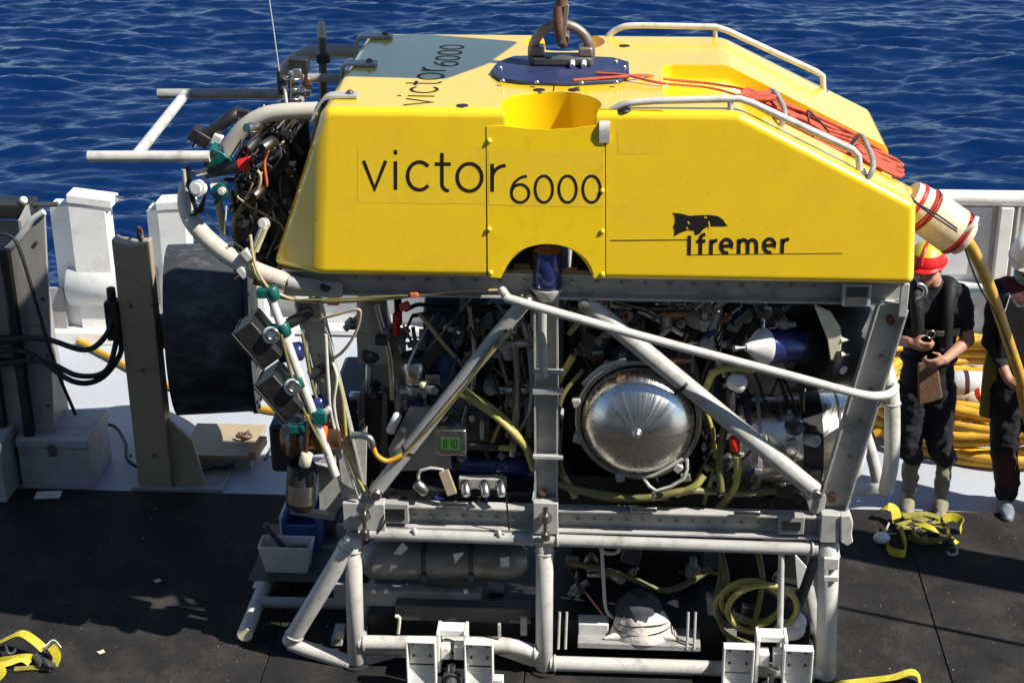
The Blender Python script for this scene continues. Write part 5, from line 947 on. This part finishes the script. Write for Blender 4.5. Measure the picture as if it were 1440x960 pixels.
obj('body', MB().span((a.x+.012, 1.0, .122), (b.x, 1.28, .20)).span((a.x+.012, 1.0, .201), (a.x+.03, 1.28, b.z)).span((b.x-.015, 1.0, .201), (b.x, 1.28, b.z)).span((a.x+.031, 1.265, .201), (b.x-.016, 1.28, b.z)).span((a.x+.031, 1.0, .201), (b.x-.016, 1.015, b.z-.05)), 'blue', bc); obj('end_board', MB().span((a.x, .99, .122), (a.x+.0115, 1.29, b.z+.01)), 'plastic_white', bc)
# board carrying tub and crate across the skid tubes
obj('skid_board', MB().span((-.66, .66, .1205), (-.02, 1.34, .1215)), 'gunmetal', rov)
# ---- ratchet straps
def strapset(name, label, segs, extra=None, loc=None):
    t = thing(name, label, 'strap', loc)
    for P, w_, m_, side in segs: obj('webbing', MB().strap(P, w_, .004, side, 5), m_, t)
    return t
def g(u, v, z=.02): return gz(u, v, z)
s1 = strapset('ratchet_strap', 'bright yellow ratchet strap with white and blue label on brown mat', [
    ([g(-20, 912, .04), g(10, 897, .10), g(30, 890, .13), g(48, 900, .11), g(62, 912, .07)], .052, 'strap', (.6, .8, .2)), ([g(-20, 930, .02), g(10, 926, .05), g(36, 922, .06), g(50, 924, .02)], .03, 'strap', (.1, .3, 1)), ([g(-15, 938, .03), g(12, 932, .04), g(30, 926, .05), g(42, 932, .02)], .035, 'strap', (.2, .8, .5)), ([g(0, 936, .05), g(4, 946, .03), g(-6, 958, .02)], .04, 'strap', (1, .2, .3)), ([g(72, 908, .08), g(80, 922, .05), g(76, 936, .015)], .05, 'strap', (.9, .1, .4)), ([g(20, 940, .012), g(50, 938, .012), g(72, 940, .01)], .04, 'strap_dark', (0, 1, 0))], loc=g(40, 935, 0))
obj('label_tag', MB().strap([g(62, 911, .075), g(74, 904, .09), g(84, 914, .06)], .07, .004, (.5, -.3, .8), 4), 'helmet_white', s1); obj('label_tag', MB().strap([g(69, 903, .10), g(77, 899, .10)], .03, .004, (.5, -.3, .8), 2), 'blue', s1)
rk = obj('ratchet', MB().beam(g(54, 928, .03), g(74, 938, .03), .05, .035, (0, 0, 1)).cyl(g(50, 922, .04), g(60, 934, .04), .02, 10), 'gunmetal', s1, bev=.003); obj('ratchet_handle', MB().tube([g(56, 922, .04), g(66, 934, .06), g(76, 938, .03)], .010, 8, 3), 'black', s1); obj('hook', MB().tube([g(8, 908, .06), g(12, 918, .05), g(20, 916, .03), g(22, 910, .03)], .008, 8, 4), 'gunmetal', s1)
s2 = strapset('ratchet_strap', 'heap of olive yellow ratchet straps and hooks on mat by the people', [
    ([g(1238, 716, .05), g(1246, 712, .10), g(1258, 716, .09), g(1262, 735, .04)], .06, 'strap', (.7, .5, .3)), ([g(1247, 768, .01), g(1252, 774, .02), g(1270, 778, .03), g(1274, 770, .03), g(1270, 752, .05), g(1266, 740, .06)], .05, 'strap', (.1, .4, 1)), ([g(1262, 722, .06), g(1290, 728, .09), g(1316, 738, .07), g(1336, 756, .03)], .05, 'strap_dark', (.2, 1, .2)), ([g(1284, 732, .07), g(1310, 742, .08), g(1332, 754, .04), g(1346, 764, .02)], .04, 'strap', (.2, .9, .3)), ([g(1326, 730, .06), g(1340, 726, .08), g(1352, 734, .06), g(1350, 748, .02)], .055, 'strap', (.1, .4, 1)), ([g(1276, 752, .03), g(1300, 760, .03), g(1324, 758, .02)], .05, 'strap_dark', (.2, .3, 1)), ([g(1290, 756, .02), g(1298, 748, .06), g(1304, 758, .03)], .04, 'strap', (.3, .3, 1)), ([g(1270, 726, .10), g(1300, 722, .09), g(1322, 728, .07)], .05, 'strap_dark', (0, 1, .1))], loc=g(1290, 755, 0))
r8 = random.Random(2)
for i in range(9):
    u, v = r8.uniform(1262, 1330), r8.uniform(726, 758); P = [g(u, v, .02)]+[g(u+r8.uniform(-26, 26), v+r8.uniform(-10, 10), r8.uniform(.02, .09)) for _ in range(4)]; obj('webbing', MB().strap(P, .035, .004, (r8.uniform(-1, 1), r8.uniform(-1, 1), r8.uniform(.2, 1)), 5), r8.choice(['strap', 'strap_dark', 'strap_dark', 'black']), s2)
obj('ratchet', MB().beam(g(1268, 730, .05), g(1310, 738, .07), .06, .04, (0, 0, 1)), 'gunmetal', s2, bev=.004); obj('hook', MB().tube([g(1330, 748, .04), g(1340, 762, .03), g(1346, 776, .02), g(1338, 780, .012), g(1332, 776, .012)], .008, 8, 4), 'frame', s2); obj('hook', MB().tube([g(1250, 735, .05), g(1246, 748, .03), g(1256, 750, .02)], .007, 8, 4), 'frame', s2); obj('white_pad', MB().ball(g(1240, 756, .03), (.055, .05, .035), 14, 8), 'helmet_white', s2)
for P in ([(1280, 735), (1300, 752), (1330, 770)], [(1318, 720), (1322, 728), (1340, 742)]): obj('buckle', MB().beam(g(*P[0], .08), g(*P[1], .06), .03, .012, (0, 0, 1)), 'steel', s2, bev=.002)
strapset('ratchet_strap', 'yellow strap end with a raised loop beside the corner clamp', [([g(1175, 962, .01), g(1215, 957, .02), g(1255, 952, .05), g(1278, 945, .07), g(1290, 948, .05), g(1294, 962, .01)], .045, 'strap', (.15, .9, .2))], loc=g(1240, 957, 0))
# ================================================================== PEOPLE
def body(prims, voxel, parent, name='body'):
    """prims: (a, b, ra, rb, material). One continuous remeshed skin; each face takes the material of its nearest form."""
    m = MB()
    for a, b, ra, rb, mt in prims: m.capsule(a, b, ra, rb, 16)
    o = bpy.data.objects.new('tmp', m.mesh('tmp')); scene.collection.objects.link(o)
    r = o.modifiers.new('r', 'REMESH'); r.mode = 'VOXEL'; r.voxel_size = voxel
    s = o.modifiers.new('s', 'SMOOTH'); s.iterations = 4; s.factor = .5
    me = evaluated(o); n = len(me.polygons); c = np.empty(n*3); me.polygons.foreach_get('center', c); c = c.reshape(-1, 3); best = np.full(n, 1e9); idx = np.zeros(n, int); names = []
    for a, b, ra, rb, mt in prims:
        if mt not in names: names.append(mt)
        A, B = np.array(a), np.array(b); d = B-A; L = max((d*d).sum(), 1e-9); t = np.clip(((c-A)@d)/L, 0, 1); ds = np.linalg.norm(c-A-t[:, None]*d, axis=1)-(ra+(rb-ra)*t)
        k = ds < best; best[k] = ds[k]; idx[k] = names.index(mt)
    cloth = np.zeros(len(me.vertices), bool); skin_i = names.index('skin') if 'skin' in names else -1
    for p in me.polygons:
        if idx[p.index] != skin_i:
            for vi in p.vertices: cloth[vi] = True
    co = np.empty(len(cloth)*3); me.vertices.foreach_get('co', co); co = co.reshape(-1, 3); nr = np.empty(len(cloth)*3); me.vertices.foreach_get('normal', nr); nr = nr.reshape(-1, 3)
    for i in np.nonzero(cloth)[0]:                   # folds in the cloth
        x, y, z = co[i]; w_ = noise.noise(Vector((x*9, y*9, z*16)))*.011+noise.noise(Vector((x*22+z*14, y*22, z*30-x*12)))*.006
        co[i] += nr[i]*w_
    me.vertices.foreach_set('co', co.ravel())
    me.materials.clear()
    for q in names: me.materials.append(MATS[q])
    me.polygons.foreach_set('material_index', idx.astype(np.int32)); me.polygons.foreach_set('use_smooth', np.ones(n, bool)); me.update()
    return put(name, me, None, parent)
def hand(prims, W, d, side, palm_n, curl=.7, mt='skin'):
    """W wrist, d direction of hand, side: towards the thumb, palm_n: palm normal"""
    d = Vector(d).normalized(); side = Vector(side); side = (side-d*side.dot(d)).normalized(); pn = Vector(palm_n); pn = (pn-d*pn.dot(d)-side*pn.dot(side)).normalized()
    prims.append((W, W+d*.05, .026, .028, mt)); K = W+d*.075
    for i in range(4): prims.append((W+d*.03+side*(.027-.018*i), K+side*(.027-.018*i), .014, .0125, mt))
    for i, L in enumerate((.042, .047, .044, .034)):
        p = K+side*(.028-.0185*i); dd = d
        for s_, l in enumerate((L, L*.7, L*.5)):
            ang = curl*(.55+.45*s_); dd = (d*math.cos(ang*(s_+1)*.6)+pn*math.sin(ang*(s_+1)*.6)).normalized(); q = p+dd*l; prims.append((p, q, .0095-.001*s_, .0088-.001*s_, mt)); p = q
    p = W+d*.02+side*.025; q = p+(d*.5+side*.7+pn*.35).normalized()*.042; prims.append((p, q, .014, .0115, mt)); prims.append((q, q+(d*.8+side*.15+pn*.5).normalized()*.034, .011, .0085, mt))
def head(prims, C, look, up, s=1.):
    f = Vector(look).normalized(); u = Vector(up); u = (u-f*u.dot(f)).normalized(); r = f.cross(u)
    def L(x, y, z): return C+(r*x+f*y+u*z)*s
    k = 'skin'
    prims += [(L(0, -.02, .03), L(0, .01, .035), .088, .084, k), (L(0, .02, -.02), L(0, .035, -.055), .070, .056, k), (L(0, .05, -.095), L(0, .062, -.098), .034, .028, k),
              (L(-.045, .02, -.06), L(0, .06, -.095), .028, .026, k), (L(.045, .02, -.06), L(0, .06, -.095), .028, .026, k),
              (L(0, .088, .012), L(0, .108, -.024), .011, .0155, k), (L(-.016, .09, -.03), L(.016, .09, -.03), .010, .010, k), (L(-.04, .082, .028), L(.04, .082, .028), .014, .014, k),
              (L(-.045, .06, -.02), L(-.03, .07, -.03), .024, .022, k), (L(.045, .06, -.02), L(.03, .07, -.03), .024, .022, k), (L(-.02, .085, -.058), L(.02, .085, -.058), .0095, .0095, k),
              (L(-.084, -.012, .015), L(-.086, -.018, -.03), .013, .009, k), (L(.084, -.012, .015), L(.086, -.018, -.03), .013, .009, k), (L(0, -.03, -.06), L(0, -.045, -.15), .058, .056, k)]
    return L
def helmet(L, parent, shell, crown=None):
    t = parent; m = MB(); n, k = 32, 10; vs_ = []; fs_ = []
    for i in range(k+1):
        a = math.pi/2*i/k
        for j in range(n):
            b = 2*math.pi*j/n; vs_.append(L(math.cos(b)*.112*math.cos(a), -.005+math.sin(b)*.138*math.cos(a), .045+.125*math.sin(a)))
    for i in range(k):
        for j in range(n): fs_.append((i*n+j, i*n+(j+1) % n, (i+1)*n+(j+1) % n, (i+1)*n+j))
    m.add(vs_, fs_, True); h = obj('helmet', m, shell, t); so_ = h.modifiers.new('t', 'SOLIDIFY'); so_.thickness = .006
    P = [L(math.cos(b)*.118, -.005+math.sin(b)*(.146 if math.sin(b) < 0 else .165), .043-.012*max(0, math.sin(b))) for b in [2*math.pi*j/40 for j in range(41)]]
    Q = [L(math.cos(b)*.105, -.005+math.sin(b)*.130, .05) for b in [2*math.pi*j/40 for j in range(41)]]
    bm = MB(); bm.add(P+Q, [(j, j+1, 41+j+1, 41+j) for j in range(40)], True); br = obj('brim', bm, shell, h); so_ = br.modifiers.new('t', 'SOLIDIFY'); so_.thickness = .005
    obj('brim_edge', MB().tube(P, .005, 6), shell, h)
    obj('ridge', MB().tube([L(0, -.005+.139*math.cos(a), .046+.127*math.sin(a)) for a in [math.pi*q/16 for q in range(1, 16)]], .010, 8), shell, h)
    if crown:
        c = MB(); vs_ = []; fs_ = []
        for i in range(6):
            a = rd(34)+rd(56)*i/5
            for j in range(n): b = 2*math.pi*j/n; vs_.append(L(math.cos(b)*.1155*math.cos(a), -.005+math.sin(b)*.1415*math.cos(a), .045+.1285*math.sin(a)))
        for i in range(5):
            for j in range(n): fs_.append((i*n+j, i*n+(j+1) % n, (i+1)*n+(j+1) % n, (i+1)*n+j))
        c.add(vs_, fs_, True); obj('crown', c, crown, h, label='olive yellow crown patch')
    return h
def face(L, parent):
    for s_ in (-1, 1):
        e = obj('eye', MB().ball(L(s_*.033, .078, .008), .0125, 12, 8), 'plastic_white', parent); obj('iris', MB().ball(L(s_*.033, .088, .006), .0055, 8, 6), 'ink', parent)
        obj('eyebrow', MB().tube([L(s_*.017, .097, .03), L(s_*.036, .096, .035), L(s_*.052, .084, .030)], .0045, 6, 3), 'leather', parent)
    obj('mouth', MB().tube([L(-.022, .092, -.058), L(0, .097, -.057), L(.022, .092, -.058)], .0035, 6, 3), 'maroon', parent)
def A(u, v, y): return at(u, v, y)
V = Vector
def boot(pr, ank, toe, mt, top=None, r=.062):
    g0 = V((ank.x, ank.y, DZ)); tz = V((toe[0], toe[1], 0)).normalized()
    if top: pr.append((top, g0+V((0, 0, .12)), r, r*.85, mt))
    pr += [(g0+V((0, .03, .05)), g0+tz*.09+V((0, 0, .046)), .05, .048, mt), (g0+tz*.09+V((0, 0, .044)), g0+tz*.19+V((0, 0, .036)), .046, .036, mt)]

# ---- person in the red helmet, looking down at their hands
Y1 = 2.05; f0 = gz(1322, 712, DZ); f1 = gz(1276, 708, DZ)
pr = []
H = A(1303, 376, Y1-.06); look = V((-.42, -.9, -.10)); L1 = head(pr, H, look, (0, 0, 1))
nb = A(1314, 402, Y1); ch = A(1310, 440, Y1); wa = A(1306, 500, Y1+.02); pe = A(1302, 545, Y1+.02)
sR, sL = A(1348, 412, Y1), A(1272, 412, Y1); K = 'tee_black'
pr += [(nb, nb.lerp(H, .4), .066, .058, 'skin'), (sR.lerp(nb, .25), sL.lerp(nb, .25), .075, .075, K), (sR.lerp(nb, .35)+V((0, 0, -.10)), sL.lerp(nb, .35)+V((0, 0, -.10)), .115, .115, K), (ch+V((.06, 0, 0)), wa+V((.05, 0, 0)), .118, .105, K), (ch+V((-.06, 0, 0)), wa+V((-.05, 0, 0)), .118, .105, K), (nb+V((0, 0, -.01)), ch, .08, .12, K)]
pr += [(wa+V((.05, 0, 0)), pe+V((.055, 0, 0)), .108, .122, 'trousers'), (wa+V((-.05, 0, 0)), pe+V((-.055, 0, 0)), .108, .122, 'trousers')]
eR, wR = A(1361, 478, Y1-.04), A(1328, 506, Y1-.24); eL, wL = A(1258, 476, Y1-.05), A(1281, 482, Y1-.25)
pr += [(sR, sR.lerp(eR, .62), .070, .066, K), (sR.lerp(eR, .55), eR, .050, .045, 'skin'), (eR, wR, .046, .030, 'skin'), (sL, sL.lerp(eL, .62), .070, .066, K), (sL.lerp(eL, .55), eL, .050, .045, 'skin'), (eL, wL, .046, .030, 'skin')]
hand(pr, wR, V((-.85, -.35, -.15)), (0, -.35, .95), (-.3, .5, -.6), 1.1); hand(pr, wL, V((.75, -.35, -.1)), (0, -.35, .95), (.3, .5, -.6), 1.0)
hR, hL = pe+V((.085, 0, -.02)), pe+V((-.085, 0, -.02)); kR, kL = A(1321, 628, Y1-.03), A(1277, 628, Y1-.03)
for h_, k_, f_ in ((hR, kR, f0), (hL, kL, f1)):
    pr += [(h_, k_, .116, .086, 'trousers'), (k_, V((f_.x, f_.y+.01, .34)), .084, .074, 'trousers')]; boot(pr, f_, (-.15, -1), 'boot', V((f_.x, f_.y+.01, .36)), .058)
p1 = thing('person', 'person in red helmet, black shirt and pale rubber boots, looking down at both hands', 'person', (f0.x-.1, f0.y, DZ), 'crew on deck')
bd = body(pr, .0085, p1); helmet(L1, p1, 'helmet_red', 'helmet_yellow'); face(L1, p1)
vf = Y1-.135
vst = obj('life_vest_collar', MB().tube([A(1291, 486, vf-.01), A(1290, 440, vf-.015), A(1288, 412, Y1-.10), A(1290, 398, Y1-.02), A(1302, 396, Y1+.09), A(1324, 396, Y1+.09), A(1336, 398, Y1-.02), A(1336, 412, Y1-.10), A(1332, 440, vf-.015), A(1330, 486, vf-.01)], .042, 10, 5), 'vest_black', p1)
obj('chest_strap', MB().strap([A(1268, 466, Y1-.06), A(1284, 468, vf-.03), A(1311, 469, vf-.04), A(1338, 468, vf-.03), A(1354, 465, Y1-.06)], .045, .008, (0, 0, 1), 4), 'vest_black', vst)
obj('harness_ring', MB().ring(A(1309, 470, vf-.055), (0, 1, .1), .026, .005, 20, 6), 'steel', vst)
obj('vest_buckle', MB().box(A(1322, 469, vf-.05), (.05, .015, .035)), 'gunmetal', vst, bev=.004)
obj('waist_belt', MB().tube([V((wa.x+math.cos(a)*.168, wa.y+math.sin(a)*.118, wa.z-.01)) for a in [i*.2094 for i in range(31)]], .018, 8), 'vest_black', p1)
tag(obj('leather_pouch', MB().prism([A(u, v, Y1-.18) for u, v in [(1291, 512), (1318, 508), (1326, 560), (1310, 566), (1292, 570)]], (0, .03, 0)), 'leather', bev=.008), 'brown leather pouch hanging at the waist of the person in red helmet', 'pouch')
obj('trouser_stripe', MB().strap([kR+V((.07, -.01, .2)), kR+V((.074, -.01, .05)), V((f0.x+.063, f0.y, .36))], .02, .006, (0, 1, 0), 3), 'red', p1)

# ---- person in the white helmet, holding the cable
Y2 = 2.02; g0 = gz(1412, 714, DZ); g1 = gz(1464, 716, DZ); pr = []
H = A(1447, 364, Y2-.05); L2 = head(pr, H, (-.35, -.85, -.35), (0, 0, 1)); nb = A(1445, 398, Y2); ch = A(1442, 440, Y2); wa = A(1440, 500, Y2); pe = A(1438, 545, Y2); K = 'maroon'
sL, sR = A(1406, 408, Y2), A(1484, 410, Y2)
pr += [(nb, nb.lerp(H, .4), .068, .06, 'skin'), (sR.lerp(nb, .25), sL.lerp(nb, .25), .078, .078, K), (sR.lerp(nb, .35)+V((0, 0, -.1)), sL.lerp(nb, .35)+V((0, 0, -.1)), .12, .12, K), (ch+V((.06, 0, 0)), wa+V((.05, 0, 0)), .122, .115, 'tee_black'), (ch+V((-.06, 0, 0)), wa+V((-.05, 0, 0)), .122, .115, 'tee_black'), (nb+V((0, 0, -.01)), ch, .085, .125, K), (wa+V((.05, 0, 0)), pe+V((.055, 0, 0)), .115, .125, 'trousers'), (wa+V((-.05, 0, 0)), pe+V((-.055, 0, 0)), .115, .125, 'trousers')]
eL, wL = A(1393, 478, Y2-.02), HX+V((-.075, .06, .06)); eR, wR = A(1496, 480, Y2-.05), HX+V((.14, .02, -.06))
pr += [(sL, eL, .074, .062, 'tee_black'), (eL, eL.lerp(wL, .6), .055, .045, 'tee_black'), (eL, wL, .046, .031, 'skin'), (sR, eR, .074, .062, 'tee_black'), (eR, eR.lerp(wR, .6), .055, .045, 'tee_black'), (eR, wR, .046, .031, 'skin')]
hand(pr, wL, V((.8, -.5, -.45)), (.2, -.2, .9), (.3, .8, -.3), 1.25); hand(pr, wR, V((-.9, -.25, .1)), (0, -.3, .9), (-.2, .9, -.3), 1.25)
hR, hL = pe+V((.09, 0, -.02)), pe+V((-.09, 0, -.02)); kL, kR = A(1412, 628, Y2-.03), A(1462, 630, Y2-.03)
for h_, k_, f_ in ((hR, kR, g1), (hL, kL, g0)):
    pr += [(h_, k_, .12, .092, 'trousers'), (k_+V((0, 0, -.02)), V((f_.x, f_.y, .19)), .09, .082, 'maroon'), (V((f_.x, f_.y, .16)), V((f_.x, f_.y, .10)), .076, .074, 'trousers')]; boot(pr, f_, (-.1, -1), 'boot_blue', V((f_.x, f_.y, .10)), .066)
p2_ = thing('person', 'person in white helmet and dark maroon overalls holding the yellow cable', 'person', (g0.x+.1, g0.y, DZ), 'crew on deck')
body(pr, .0085, p2_); helmet(L2, p2_, 'helmet_white'); face(L2, p2_)
obj('neck_gaiter', MB().lathe(L2(0, .005, -.125), L2(0, .03, -.055), [(0, .082), (.3, .085), (.7, .080), (1, .074)], 24), 'gaiter', p2_)
obj('vest', MB().prism([A(u, v, Y2-.15) for u, v in [(1420, 412), (1432, 430), (1450, 430), (1462, 412), (1478, 416), (1480, 520), (1404, 520), (1408, 416)]], (0, .05, 0)), 'vest_black', p2_, bev=.012)
obj('jacket_flap', MB().prism([A(u, v, Y2-.02) for u, v in [(1394, 470), (1404, 470), (1402, 560), (1394, 590), (1378, 586), (1384, 520)]], (0, .05, 0)), 'strap_dark', p2_, bev=.01)
obj('reflective_piping', MB().tube([A(1420, 416, Y2-.155), A(1408, 452, Y2-.155)], .004, 6), 'helmet_white', p2_)
